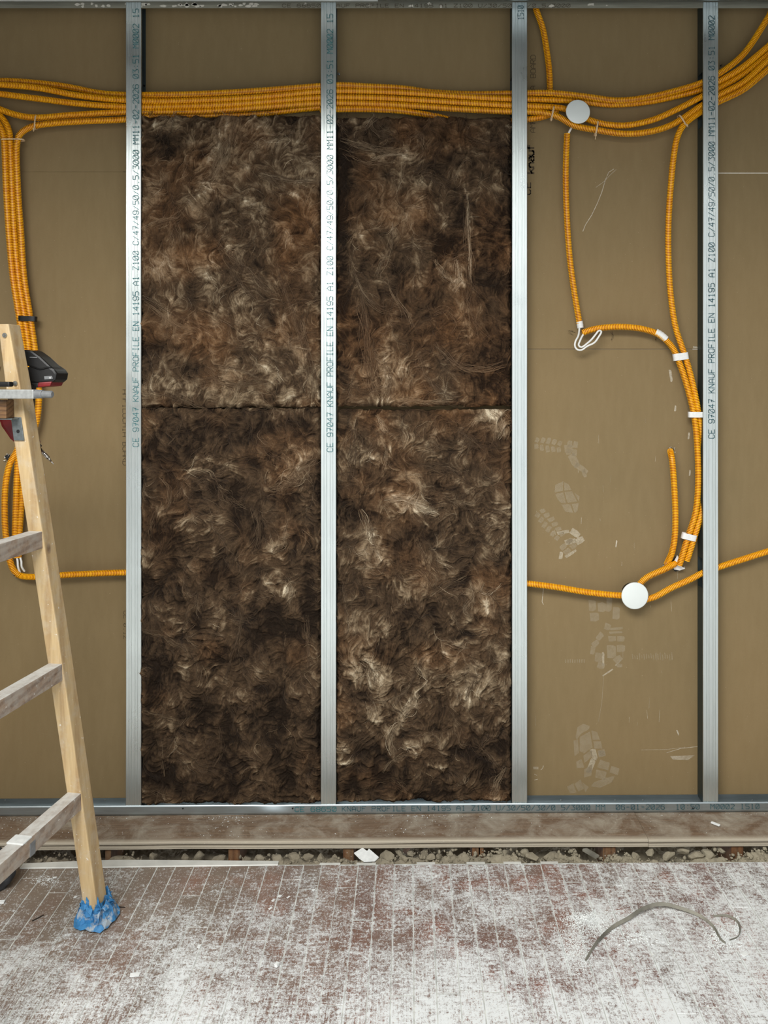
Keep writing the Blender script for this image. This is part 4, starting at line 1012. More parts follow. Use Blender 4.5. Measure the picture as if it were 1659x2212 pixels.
# ------------------------------------------------------------------ mineral wool batts
# light (+) and dark (-) tufts read off the material: x, y, rx, ry, angle, value
TUFT = {
 'ul': [(462,330,16,55,25,.55),(430,405,34,20,-30,.65),(415,425,18,12,0,.5),(345,268,34,9,10,.4),(425,515,14,26,0,.55),(452,560,18,40,-12,.55),(473,600,16,22,-30,.5),(520,640,26,14,0,.4),(505,545,14,34,-40,.4),(575,462,34,12,35,.5),(610,500,14,34,-30,.35),(628,425,34,8,8,.5),(655,390,30,6,3,.45),(335,400,10,40,-30,.35),(350,560,26,30,0,.25),(560,585,10,22,-20,.3),(460,715,16,12,0,.5),(535,730,34,16,20,.35),(630,705,22,34,0,.35),(655,660,30,18,0,.3),(560,800,40,12,5,.35),(410,830,36,16,-10,.35),(660,860,34,14,0,.4),(440,855,16,14,0,.35),(400,690,60,5,28,.35),(340,670,26,5,25,.3),(520,690,14,10,0,.4),(600,610,20,20,0,.25),(535,360,10,10,0,.3),(590,300,20,6,0,.2),(480,250,12,10,0,.3),
        (380,300,50,14,-8,-.55),(345,335,40,8,-15,-.5),(430,330,22,16,0,-.5),(395,480,24,10,0,-.35),(545,400,16,34,0,-.3),(560,420,20,12,0,-.5),(530,510,24,46,-35,-.5),(330,750,34,24,0,-.65),(420,800,24,14,0,-.6),(500,765,26,12,0,-.4),(560,760,30,10,0,-.35),(480,610,12,26,0,-.5),(620,560,20,20,0,-.3),(640,800,18,14,0,-.35),(420,620,14,20,0,-.4),(650,250,40,12,0,-.25),(580,680,8,40,-30,-.4),(360,620,20,16,0,-.4)],
 'ur': [(985,612,15,16,0,1.0),(965,575,14,18,-35,.55),(905,385,16,18,0,.5),(855,335,50,7,10,.5),(790,320,40,6,28,.4),(835,350,30,4,2,.5),(1010,470,2.5,70,-4,.8),(1003,590,4,40,-3,.6),(895,300,22,14,60,.35),(790,265,40,10,0,.3),(870,270,16,16,0,.25),(1030,245,40,10,0,.2),(950,460,10,24,0,.4),(955,500,8,12,0,.35),(880,470,30,18,0,.2),(825,560,12,30,10,.3),(775,500,12,26,0,.3),(860,790,70,40,0,.35),(960,850,70,14,-4,.45),(880,865,40,8,0,.5),(820,860,20,10,0,.35),(1000,800,50,24,0,.2),(940,700,40,14,30,.25),(1000,680,20,26,0,.3),(760,850,22,14,0,.3),(850,690,14,50,20,.25),(905,610,24,12,35,.3),(1060,420,14,20,0,.2),(1080,500,14,30,20,.15),(830,800,10,50,8,.3),(1035,520,10,40,0,.15),
        (742,340,16,60,0,-.9),(740,480,18,100,0,-.7),(740,700,12,120,0,-.6),(965,525,26,18,40,-1.0),(945,545,14,20,0,-.8),(915,490,26,12,0,-.5),(1060,480,40,60,0,-.5),(1060,610,46,60,0,-.55),(1010,350,50,12,0,-.5),(1080,330,20,20,0,-.4),(870,600,14,60,10,-.45),(790,700,30,50,0,-.4),(1070,760,30,70,0,-.35),(780,440,20,30,0,-.45),(1000,430,18,30,0,-.4),(900,640,20,20,0,-.4),(950,770,30,10,-20,-.25)],
 'll': [(648,975,22,20,-30,.8),(600,1045,38,18,-20,.6),(630,1010,26,12,-30,.5),(655,1000,20,14,0,.6),(430,990,12,14,0,.6),(470,1000,26,8,5,.55),(410,1022,40,5,-18,.6),(455,1035,22,5,40,.5),(410,1070,30,20,0,.4),(400,920,16,6,0,.3),(460,1182,9,24,5,.7),(622,1272,14,22,-12,.85),(605,1240,10,18,-20,.5),(578,1262,12,12,0,.5),(535,1270,12,24,0,.45),(600,1185,24,6,-40,.55),(612,1172,6,20,15,.5),(320,1200,22,20,0,.35),(320,1230,20,14,0,.3),(400,1120,14,14,-30,.45),(350,1100,50,16,0,.35),(310,1310,28,12,0,.3),(380,1345,60,5,15,.4),(400,1370,24,8,20,.45),(400,1365,18,6,0,.5),(395,1455,8,24,10,.5),(395,1435,10,8,0,.4),(450,1445,8,34,10,.35),(465,1460,6,30,12,.3),(665,1410,6,40,-5,.4),(640,1320,12,18,0,.35),(585,1190,20,14,0,.35),(655,1160,10,40,10,.35),(690,1175,10,14,0,.4),(575,1085,14,8,0,.4),(500,1340,30,5,25,.35),(550,1330,34,5,10,.35),(505,1498,12,8,0,.4),(520,1560,10,14,0,.55),(515,1555,6,10,0,.5),(376,1630,9,22,-8,.4),(540,1690,16,12,0,.4),(398,1675,26,8,0,.4),(405,1570,10,10,0,.35),(345,1600,6,36,-8,.35),(470,1600,6,26,-8,.35),(640,1600,16,22,0,.25),(680,1400,8,18,0,.4),(330,1540,40,6,10,.25),(340,1720,40,14,20,.3),(650,1660,20,14,0,.25),(560,1450,14,14,0,.3),
        (425,930,60,30,0,-.55),(510,1120,18,44,0,-.8),(340,1160,30,20,0,-.6),(560,930,30,40,0,-.45),(640,920,50,14,0,-.4),(670,1300,16,60,0,-.75),(540,1340,40,40,0,-.55),(620,1360,50,34,0,-.5),(340,1420,40,50,0,-.45),(330,1480,20,60,0,-.4),(550,1400,24,50,0,-.55),(480,1230,40,50,0,-.35),(500,1600,40,50,0,-.6),(620,1680,20,50,0,-.65),(330,1650,20,60,0,-.4),(460,1710,60,20,0,-.5),(440,1520,24,30,0,-.4),(690,1560,10,90,0,-.5),(640,1180,6,30,0,-.6),(380,980,60,10,0,-.3),(600,1560,24,60,0,-.5),(690,1050,12,40,0,-.7),(360,1270,50,20,0,-.3)],
 'lr': [(870,1085,34,16,10,.95),(905,1105,44,8,18,.7),(850,1110,22,10,30,.6),(905,1130,40,6,10,.5),(822,918,9,18,-35,.75),(1075,905,12,28,-25,.7),(1060,890,14,8,0,.7),(1000,990,10,28,-10,.6),(815,988,10,14,-30,.7),(835,1000,4,40,12,.5),(838,1060,24,14,0,.45),(985,965,16,12,0,.35),(905,970,14,10,0,.35),(870,1020,16,16,0,.35),(815,1180,10,24,-15,.75),(822,1205,10,12,0,.6),(798,1150,8,14,0,.6),(840,1262,24,12,8,.55),(900,1240,34,26,0,.35),(1055,1187,10,16,0,.5),(965,1220,7,14,0,.5),(880,1290,16,26,0,.4),(832,1352,12,16,0,.7),(812,1375,18,12,0,.4),(790,1420,34,26,0,.5),(810,1455,16,20,0,.5),(750,1440,26,16,0,.4),(912,1430,18,22,-20,.6),(955,1412,12,4,20,.8),(1095,1415,14,12,0,.6),(1015,1300,14,40,8,.45),(1055,1290,20,22,0,.5),(1050,1310,3,14,5,.9),(975,1340,6,26,12,.55),(960,1310,30,6,-35,.4),(950,1380,26,12,0,.35),(985,1395,12,8,0,.4),(885,1515,24,10,-55,.75),(855,1565,12,20,35,.75),(905,1490,16,8,-30,.4),(950,1480,30,4,-10,.45),(1005,1470,30,4,5,.4),(1010,1500,5,24,0,.45),(1045,1490,18,14,0,.35),(870,1635,34,4,-28,.5),(905,1628,26,4,-4,.45),(950,1663,14,10,-20,.6),(1000,1690,6,14,15,.5),(1065,1725,14,16,20,.6),(1050,1600,5,40,-30,.35),(740,1625,20,20,0,.5),(745,1645,20,3,-5,.7),(800,1560,20,10,-40,.35),(885,1605,10,14,0,.4),(930,1600,20,12,0,.4),(1080,1560,16,12,0,.35),(750,1560,24,10,0,.3),(760,1730,26,16,0,.35),(890,1725,16,6,10,.4),(770,1000,30,40,0,.15),(1060,1110,30,16,0,.45),(1085,1380,20,6,-30,.3),(760,1300,20,50,0,.2),
        (960,1060,60,24,10,-.4),(790,1110,34,18,20,-.7),(960,1160,60,40,0,-.4),(900,905,50,16,0,-.3),(1040,950,30,30,0,-.4),(750,1190,20,40,0,-.5),(850,1180,20,30,0,-.4),(1000,1250,30,14,-20,-.4),(930,1320,20,20,-30,-.3),(1090,1250,16,70,0,-.35),(1000,1375,40,8,0,-.7),(780,1500,34,14,0,-.7),(880,1350,24,50,15,-.4),(760,1700,18,26,0,-1.0),(800,1640,44,30,0,-.5),(830,1690,30,26,0,-.5),(980,1560,60,30,0,-.35),(900,1560,18,34,20,-.4),(940,1720,50,14,0,-.55),(1020,1640,30,30,0,-.4),(990,1625,30,12,0,-.6),(1040,1340,34,6,-15,-.6),(800,1310,26,14,0,-.3),(1090,1650,14,60,0,-.35),(740,1085,14,60,0,-.35)],
}
def tuft_field(key, PX, PY):
    f = np.zeros_like(PX)
    for x, y, rx, ry, a, v in TUFT[key]:
        t = math.radians(a); dx = PX-x; dy = PY-y
        u = (dx*math.cos(t)+dy*math.sin(t))/rx; w = (-dx*math.sin(t)+dy*math.cos(t))/ry
        f += v*np.exp(-(u*u+w*w)*.9)
    return f
C_DK = np.array(lin(34, 25, 17)); C_MD = np.array(lin(80, 63, 46)); C_LT = np.array(lin(138, 120, 96)); C_HI = np.array(lin(208, 194, 168)); C_WARM = np.array(lin(128, 86, 50))
def wool_colour(t, warm):
    t = np.clip(t, 0, 1)[..., None]; w = warm[..., None]
    c = np.where(t < .42, C_DK+(C_MD-C_DK)*(t/.42), np.where(t < .72, C_MD+(C_LT-C_MD)*((t-.42)/.30), C_LT+(C_HI-C_LT)*((t-.72)/.28)))
    return c*(1-w*.5)+C_WARM*w*.5*(.15+t*1.3)
# long drawn-out wisps: photo polyline, spread (px), brightness 0..1, count
WISPS = {
 'ul': [([(512,250),(500,290),(478,330),(460,380),(430,410)],13,.66,90),([(505,300),(492,340),(470,372)],8,.72,40),([(440,405),(405,440),(375,470),(350,490)],12,.55,50),([(300,500),(340,478),(385,468)],4,.66,24),
        ([(500,285),(540,305),(570,325)],6,.5,26),([(560,375),(590,380),(640,392),(690,388)],7,.58,50),([(565,370),(600,400),(640,430)],8,.5,36),([(535,425),(545,445),(562,452),(570,440)],4,.62,20),([(470,520),(500,560),(540,590),(590,640)],14,.50,60),([(490,560),(515,610),(560,660)],10,.46,40),
        ([(310,650),(350,680),(390,705),(430,712)],6,.58,40),([(305,640),(360,670),(420,700),(470,730)],9,.42,40),([(600,690),(612,720),(640,735),(655,715),(650,690)],5,.60,34),([(600,580),(625,650),(650,720),(670,790),(680,860)],12,.46,70),([(380,480),(390,520),(398,560),(402,590)],8,.52,30),
        ([(420,830),(460,820),(520,835),(580,828)],9,.50,44),([(460,790),(520,800),(560,815)],5,.6,30),([(310,850),(360,850),(410,870),(440,882)],7,.46,34),([(445,580),(470,620),(462,650)],10,.58,36),([(660,470),(690,520),(694,600)],5,.3,24),([(340,255),(370,258),(375,275)],5,.58,20)],
 'ur': [([(735,300),(775,312),(830,325),(880,330)],9,.58,60),([(740,330),(790,350),(850,352)],8,.50,40),([(800,345),(850,335),(895,338)],4,.72,30),([(880,300),(905,290),(915,320),(912,345)],6,.56,30),([(800,260),(830,290),(880,310)],14,.42,60),([(1008,420),(1010,470),(1014,540),(1018,610)],2.5,.82,34),([(1006,430),(1010,520),(1016,620)],7,.5,44),
        ([(1014,620),(1020,680),(1050,760)],14,.46,50),([(850,500),(840,540),(825,570),(815,600)],8,.52,40),([(760,580),(790,640),(830,670),(850,665)],6,.50,40),([(835,600),(850,640),(880,680),(895,720)],5,.56,26),([(780,640),(790,720),(800,800),(815,860)],14,.48,90),([(830,780),(840,830),(825,870)],9,.56,50),
        ([(940,740),(990,790),(1050,800),(1090,790)],10,.48,60),([(900,760),(920,810),(960,850),(1000,860)],12,.44,60),([(860,860),(920,868),(980,866)],5,.66,60),([(935,680),(960,670),(985,700),(970,730)],7,.46,40),([(900,400),(920,380),(950,400),(960,430)],12,.40,40),([(940,560),(955,590),(985,610)],7,.66,36),([(985,560),(990,600),(980,630)],7,.80,44),([(1000,290),(1050,310),(1100,300)],9,.38,40),([(730,255),(740,280),(748,300)],10,.45,30),([(1092,270),(1108,274),(1116,272)],3,.75,16)],
 'll': [([(395,1040),(420,1022),(450,1018),(463,1035)],5,.58,40),([(345,1030),(365,1060),(360,1100),(350,1110)],5,.54,34),([(375,1090),(385,1060),(400,1040)],6,.46,30),([(470,1050),(500,1080),(540,1100)],10,.42,40),([(600,1060),(640,1020),(680,990),(690,975)],12,.60,70),([(575,1060),(620,1050),(660,1030)],12,.55,60),([(300,1360),(350,1372),(400,1400),(430,1405)],5,.52,36),([(420,1350),(400,1372),(420,1395),(432,1400)],4,.48,24),
        ([(480,1335),(520,1340),(560,1350)],6,.42,26),([(622,1120),(616,1150),(612,1180),(590,1190)],5,.54,34),([(615,1250),(628,1275),(622,1300)],9,.66,40),([(392,1440),(405,1450),(400,1480)],5,.52,24),([(340,1560),(345,1620),(350,1680)],5,.42,26),([(470,1560),(478,1620),(462,1660)],6,.40,26),([(300,1535),(350,1545),(400,1550)],5,.40,26),([(300,1690),(350,1720),(390,1728)],8,.40,30),([(515,1300),(520,1350),(500,1420),(480,1490)],5,.40,30),([(545,1090),(560,1150),(548,1200)],7,.40,36),([(340,1090),(325,1130),(318,1160)],6,.46,26),([(660,1330),(665,1400),(668,1460)],6,.42,34),([(395,900),(380,940),(362,960)],5,.40,24)],
 'lr': [([(830,1085),(870,1080),(910,1095),(945,1110)],9,.80,80),([(905,1098),(930,1105),(950,1112)],5,.90,30),([(780,1100),(800,1150),(812,1200),(822,1220)],9,.56,60),([(815,895),(825,915),(838,935)],6,.80,40),([(1058,885),(1075,900),(1085,930),(1078,950)],9,.72,60),([(832,960),(835,990),(822,1030)],4,.66,24),([(900,1160),(915,1200),(930,1240)],8,.46,40),([(845,1230),(880,1225),(920,1240),(940,1270)],14,.44,70),([(925,1290),(970,1262),(1010,1248)],7,.48,40),([(1015,1255),(1022,1290),(1005,1320),(1025,1335)],6,.56,40),
        ([(1040,1280),(1055,1284),(1075,1270),(1085,1262)],2,.9,10),([(1052,1290),(1048,1305),(1049,1318)],2,.95,10),([(975,1320),(990,1350),(1000,1370)],6,.50,30),([(915,1420),(890,1470),(870,1500),(845,1530)],5,.40,36),([(845,1515),(880,1490),(895,1470)],5,.60,30),([(905,1500),(885,1525),(865,1550)],9,.78,70),([(868,1558),(850,1575),(843,1610),(850,1630)],7,.70,50),([(930,1470),(960,1460),(1000,1470)],5,.56,36),([(1005,1460),(1025,1460),(1010,1500),(1008,1520)],5,.50,30),([(825,1670),(850,1645),(890,1630),(930,1628)],5,.56,44),
        ([(1020,1600),(1050,1625),(1080,1665)],7,.42,34),([(1095,1660),(1075,1690),(1060,1730)],8,.56,44),([(985,1700),(1000,1690),(1010,1670)],5,.62,24),([(730,1645),(750,1650),(765,1643)],4,.75,24),([(730,1620),(770,1600),(800,1590)],12,.44,50),([(770,900),(765,960),(760,1040)],12,.36,60),([(900,1000),(960,1010),(1010,1030)],16,.38,60),([(980,920),(1030,960),(1090,980)],18,.34,60),([(740,1250),(745,1320),(755,1380)],10,.40,40),([(780,1420),(800,1440),(810,1480)],12,.58,60),([(810,1690),(850,1690),(890,1720)],8,.42,34)],
}
def wisps(key, x0, x1, z0, z1, Y, t, warm, samp, nx, nz, seed):
    r = np.random.default_rng(seed+300); VV = []; QQ = []; CC = []; base = 0; K = 16; k = DC/F
    for pts, spread, br, cnt in WISPS[key]:
        ctr, _ = catmull([(((a-VX)*k), 0, HC+(VY-b_)*k) for a, b_ in pts], .004)
        s = np.linspace(0, 1, len(ctr)); u_ = np.linspace(0, 1, K)
        for _ in range(cnt):
            a = r.uniform(-.12, .65); b_ = a+r.uniform(.25, .6); uu = np.clip(a+(b_-a)*u_, 0, 1)
            cx = np.interp(uu, s, ctr[:, 0]); cz = np.interp(uu, s, ctr[:, 2])
            dx = np.gradient(cx); dz = np.gradient(cz); n_ = np.hypot(dx, dz)+1e-9
            off = r.normal(0, spread*k*.5)*(1+.5*np.sin(u_*r.uniform(1, 5)+r.uniform(0, 6)))+r.normal(0, spread*k*.30)*u_*1.5+spread*k*r.uniform(.05, .35)*np.sin(u_*r.uniform(3, 9)+r.uniform(0, 6))
            px_ = cx-dz/n_*off; pz_ = cz+dx/n_*off
            px_ = np.clip(px_, x0-.006, x1+.003); pz_ = np.clip(pz_, z0, z1+(.010 if z1 > 1.5 else .001))
            fi = (pz_-z0)/(z1-z0)*(nz-1); fj = (px_-x0)/(x1-x0)*(nx-1)
            y = np.minimum(samp(Y, fi, fj), .008)-(.0008+.0035*r.random()*np.sin(np.pi*u_))
            w_ = r.uniform(.0004, .0011)*(.3+.7*np.sin(np.pi*u_))*.5
            A = np.stack([px_+dz/n_*w_, y, pz_-dx/n_*w_], -1); B = np.stack([px_-dz/n_*w_, y-.0001, pz_+dx/n_*w_], -1)
            VV.append(np.stack([A, B], 1).reshape(-1, 3)); kk = np.arange(K-1)*2+base
            QQ.append(np.stack([kk, kk+1, kk+3, kk+2], -1)); base += 2*K
            c = wool_colour(np.array([np.clip(br-.05+r.normal(0, .10), .08, 1)]), samp(warm, fi[K//2:K//2+1], fj[K//2:K//2+1]))
            CC.append(np.concatenate([np.repeat(c, 2*K, 0), np.ones((2*K, 1))], 1))
    return np.concatenate(VV), np.concatenate(QQ), np.concatenate(CC)
def batt(key, label, x0, x1, z0, z1, seed, tone, warmth, over=0.0):
    st = .0022
    nx = int((x1-x0)/st)+1; nz = int((z1-z0)/st)+1
    xs = np.linspace(x0, x1, nx); zs = np.linspace(z0, z1, nz); X, Z = np.meshgrid(xs, zs)
    PX = VX+X*F/(DC+.003); PY = VY-(Z-HC)*F/(DC+.003)
    # flow: curl of a smooth potential, warped
    def worley(x, z, sd):
        xi = np.floor(x).astype(int); zi = np.floor(z).astype(int); rr = np.random.default_rng(sd).random((3, 128, 128))
        f1 = np.full(x.shape, 9.0); f2 = np.full(x.shape, 9.0); idv = np.zeros(x.shape)
        for a in (-1, 0, 1):
            for b_ in (-1, 0, 1):
                cx, cz = (xi+a) & 127, (zi+b_) & 127
                d = np.hypot(xi+a+rr[0, cx, cz]-x, zi+b_+rr[1, cx, cz]-z)
                nearer = d < f1
                f2 = np.where(nearer, f1, np.minimum(f2, d)); idv = np.where(nearer, rr[2, cx, cz], idv); f1 = np.where(nearer, d, f1)
        return f1, f2, idv
    def warp(x, z, k, sc, sd): return x+k*(fbm(x*sc, z*sc, 3, sd)-.5)*2, z+k*(fbm(x*sc+31, z*sc+17, 3, sd+1)-.5)*2
    def theta(x, z):
        a, b_ = warp(x, z, .022, 22, seed+100)
        _, _, idv = worley(a*17, b_*11, seed+101)
        return math.pi/2+(fbm(x*3.2, z*3.2, 2, seed)-.5)*4.4+(fbm(x*14, z*14, 3, seed+40)-.5)*6.0+(idv-.5)*2.4
    e = .002
    def flow(x, z):
        th_ = theta(x, z)
        return np.cos(th_), np.sin(th_)
    U, Wv = flow(X, Z)
    # line integral convolution on the grid
    noise_ = np.random.default_rng(seed+5).random((nz, nx))
    def samp(A, fi, fj):
        fi = np.clip(fi, 0, A.shape[0]-1.001); fj = np.clip(fj, 0, A.shape[1]-1.001)
        i = fi.astype(int); j = fj.astype(int); a = fi-i; b_ = fj-j
        return (A[i, j]*(1-a)+A[i+1, j]*a)*(1-b_)+(A[i, j+1]*(1-a)+A[i+1, j+1]*a)*b_
    J0, I0 = np.meshgrid(np.arange(nx, dtype=float), np.arange(nz, dtype=float))
    def lic(nse, steps):
        acc = nse.copy(); cnt = 1
        for sgn in (1, -1):
            fi, fj = I0.copy(), J0.copy()
            for k in range(steps):
                u = samp(U, fi, fj); w = samp(Wv, fi, fj); fj = fj+sgn*u; fi = fi+sgn*w
                acc += samp(nse, fi, fj); cnt += 1
        return acc/cnt
    L1 = lic(noise_, 9); L1 = (L1-L1.mean())/L1.std()
    coarse = vnoise(X*190, Z*190, seed+8); L2 = lic(coarse, 20); L2 = (L2-L2.mean())/L2.std()
    wx = X+.030*(fbm(X*16, Z*16, 3, seed+11)-.5)*2; wz = Z+.030*(fbm(X*16+9, Z*16+5, 3, seed+13)-.5)*2
    big = fbm(wx*12, wz*10, 4, seed+20)-.5; med = fbm(wx*48, wz*48, 3, seed+25)-.5
    ridge = 1-np.abs(fbm(wx*24, wz*24, 3, seed+30)-.5)*2; ridge = np.clip((ridge-.86)/.14, 0, 1)
    ca1, cb1 = warp(X, Z, .022, 22, seed+100); w1, w2, wid_ = worley(ca1*17, cb1*11, seed+101)
    crease = np.clip(1-(w2-w1)/.16, 0, 1)**1.5; puff = np.clip((w2-w1)/.6, 0, 1)**.6
    ca2, cb2 = warp(X, Z, .012, 40, seed+110); v1, v2, vid = worley(ca2*42, cb2*34, seed+111)
    crease2 = np.clip(1-(v2-v1)/.2, 0, 1)**1.5; mask2 = np.clip((fbm(X*10, Z*10, 2, seed+112)-.40)*4, 0, 1); crease2 = crease2*mask2
    tf = tuft_field(key, PX+26*(fbm(X*40, Z*40, 4, seed+51)-.5), PY+26*(fbm(X*40+7, Z*40, 3, seed+53)-.5))
    tf = np.where(tf > 0, tf*np.clip(.85+.22*L2+.7*med, .25, 1.6), tf)
    t = tone-.03+big*.62+med*.54+(L1*.045+L2*.046)*(.45+1.1*fbm(X*12, Z*12, 2, seed+77))+tf*.52-ridge*.09+(wid_-.5)*.10+(vid-.5)*.15*mask2-crease*.09-crease2*.12
    h = .0085*big*2+.0065*med*2+.0009*L1+.0016*L2+.0065*np.clip(tf, -1, 1)+.0060*(puff-.5)-.0035*crease2+.004*(wid_-.5)+.003*(fbm(X*5, Z*5, 2, seed+33)-.5)
    warm = np.clip(warmth+(fbm(X*8, Z*8, 3, seed+44)-.5)*2.2, 0, 1)
    col = wool_colour(t, warm)
    # rounded ragged margins
    ex = np.minimum(X-x0, x1-X); ez = np.minimum(Z-z0, z1-Z); edge = np.minimum(ex, ez)
    rag = .004+.005*fbm(X*60+Z*60, X*60-Z*60, 2, seed+70)
    fall = np.clip(1-edge/(rag+.006), 0, 1)**1.6
    Y = .0035-h+fall*.014
    Y = np.clip(Y, -.0085, .030)
    # ragged outline
    rx = (fbm(Z*55, Z*0+seed, 4, seed+71)-.5)*.010; rz = (fbm(X*55, X*0+seed, 4, seed+73)-.5)*.012
    wgtx = np.clip(1-ex/.02, 0, 1); wgtz = np.clip(1-ez/.02, 0, 1)
    Xo = X+rx*wgtx; Zo = Z+rz*wgtz
    Vf = np.stack([Xo, Y, Zo], -1)
    # back sheet closes the slab
    border_idx = []
    Vv = Vf.reshape(-1, 3)
    i = np.arange(nz-1)[:, None]; j = np.arange(nx-1)[None, :]
    Q = np.stack([i*nx+j, i*nx+j+1, (i+1)*nx+j+1, (i+1)*nx+j], -1).reshape(-1, 4)
    loop = list(range(nx))+[k*nx+nx-1 for k in range(1, nz)]+[(nz-1)*nx+k for k in range(nx-2, -1, -1)]+[k*nx for k in range(nz-2, 0, -1)]
    loop = np.array(loop); back = Vv[loop].copy(); back[:, 1] = YB-.0015; back[:, 0] = np.clip(back[:, 0], x0+.004, x1-.004)
    nb = len(loop); bi = len(Vv)+np.arange(nb)
    side = np.stack([loop, bi, np.roll(bi, -1), np.roll(loop, -1)], -1)
    Vall = np.concatenate([Vv, back]); Qall = np.concatenate([Q, side])
    o = pyobj('wool_batt', Vall, Qall, M_WOOL, None, True)
    at = o.data.color_attributes.new('Col', 'FLOAT_COLOR', 'POINT')
    ca = np.ones((len(Vall), 4), np.float32); ca[:len(Vv), :3] = col.reshape(-1, 3); ca[len(Vv):, :3] = C_DK*.7
    at.data.foreach_set('color', ca.ravel())
    tag(o, label, 'insulation')
    # loose fibres following the flow
    nstr = int(3000*(x1-x0)*(z1-z0)/.5); K = 11
    r = np.random.default_rng(seed+90)
    xc = r.uniform(x0+.002, x1-.002, nstr); zc = r.uniform(z0+.002, z1-.002, nstr)
    bright = r.normal(-.02, .08, nstr)+np.where(r.random(nstr) < .06, .18, 0)
    wid = np.where(r.random(nstr) < .12, r.uniform(.0008, .0015, nstr), r.uniform(.0004, .0008, nstr)); stepl = r.uniform(.0025, .0075, nstr)
    curl = r.normal(0, .14, nstr)
    Px = np.zeros((K, nstr)); Pz = np.zeros((K, nstr)); Px[0] = xc; Pz[0] = zc
    ang_off = r.normal(0, .35, nstr)
    for k in range(1, K):
        u, w = flow(Px[k-1], Pz[k-1]); ca_, sa_ = np.cos(ang_off+curl*k*.5), np.sin(ang_off+curl*k*.5)
        du, dw = u*ca_-w*sa_, u*sa_+w*ca_
        Px[k] = Px[k-1]+du*stepl; Pz[k] = Pz[k-1]+dw*stepl
    lo = np.array([x0-.005-over, z0-.003]); hi = np.array([x1+.004, z1+(.012 if z1 > 1.5 else .002)])
    Px = np.clip(Px, lo[0], hi[0]); Pz = np.clip(Pz, lo[1], hi[1])
    fi = (Pz-z0)/(z1-z0)*(nz-1); fj = (Px-x0)/(x1-x0)*(nx-1)
    Ys = samp(Y, fi, fj); prof = np.sin(np.linspace(0, np.pi, K))[:, None]
    lift = r.uniform(.0002, .0028, nstr)[None, :]*prof+.0004
    Ys = np.minimum(Ys, .012)-lift
    tt = samp(t, fi[K//2], fj[K//2])+bright+.05
    cs = wool_colour(tt, samp(warm, fi[K//2], fj[K//2]))
    dx = np.gradient(Px, axis=0); dz = np.gradient(Pz, axis=0); n_ = np.sqrt(dx*dx+dz*dz)+1e-9
    sx_, sz_ = -dz/n_*wid*(.35+.65*prof)*.5, dx/n_*wid*(.35+.65*prof)*.5
    A = np.stack([Px-sx_, Ys, Pz-sz_], -1); B = np.stack([Px+sx_, Ys-.0002, Pz+sz_], -1)
    Vs = np.stack([A, B], 2)                               # K, nstr, 2, 3
    Vs = Vs.transpose(1, 0, 2, 3).reshape(-1, 3)
    b0 = np.arange(nstr)[:, None]*K*2; kk = np.arange(K-1)[None, :]*2
    Qs = np.stack([b0+kk, b0+kk+1, b0+kk+3, b0+kk+2], -1).reshape(-1, 4)
    Vw, Qw, Cw = wisps(key, x0, x1, z0, z1, Y, t, warm, samp, nx, nz, seed)
    Qs = np.concatenate([Qs, Qw+len(Vs)]); Vs = np.concatenate([Vs, Vw])
    fo = pyobj('loose_fibre', Vs, Qs, M_FIBRE, o, True); fo['kind'] = 'stuff'
    at = fo.data.color_attributes.new('Col', 'FLOAT_COLOR', 'POINT')
    cc = np.ones((nstr, K*2, 4), np.float32); cc[:, :, :3] = cs[:, None, :]
    at.data.foreach_set('color', np.concatenate([cc.reshape(-1, 4), Cw]).astype(np.float32).ravel())
    return o
xl0 = (301-VX)*DC/F; xl1 = SX[1]-SW/2-.0006; xr0 = SX[1]+SW/2+.0012; xr1 = SX[2]-SW/2-.0012
# wool touches the stud faces
zsplit = zpx(881.5, 0)
batt('ul', 'upper left brown mineral wool batt between the first and second stud', xl0, xl1, zsplit+.0012, zpx(247, 0), 3, .485, .20)
batt('ll', 'tall lower left dark brown mineral wool batt, beside the first stud', xl0, xl1, zpx(1738, 0)+gz(-.55), zsplit-.0014, 5, .315, -.05)
batt('ur', 'upper right brown mineral wool batt with a pale vertical fibre and dark hollow', xr0, xr1, zpx(878.5, 0)+.0015, zpx(250, 0), 8, .40, .26)
batt('lr', 'tall lower right brown mineral wool batt with many pale tufts', xr0, xr1, zpx(1736, 0)+gz(.1), zpx(884.5, 0)-.0012, 12, .395, .10)

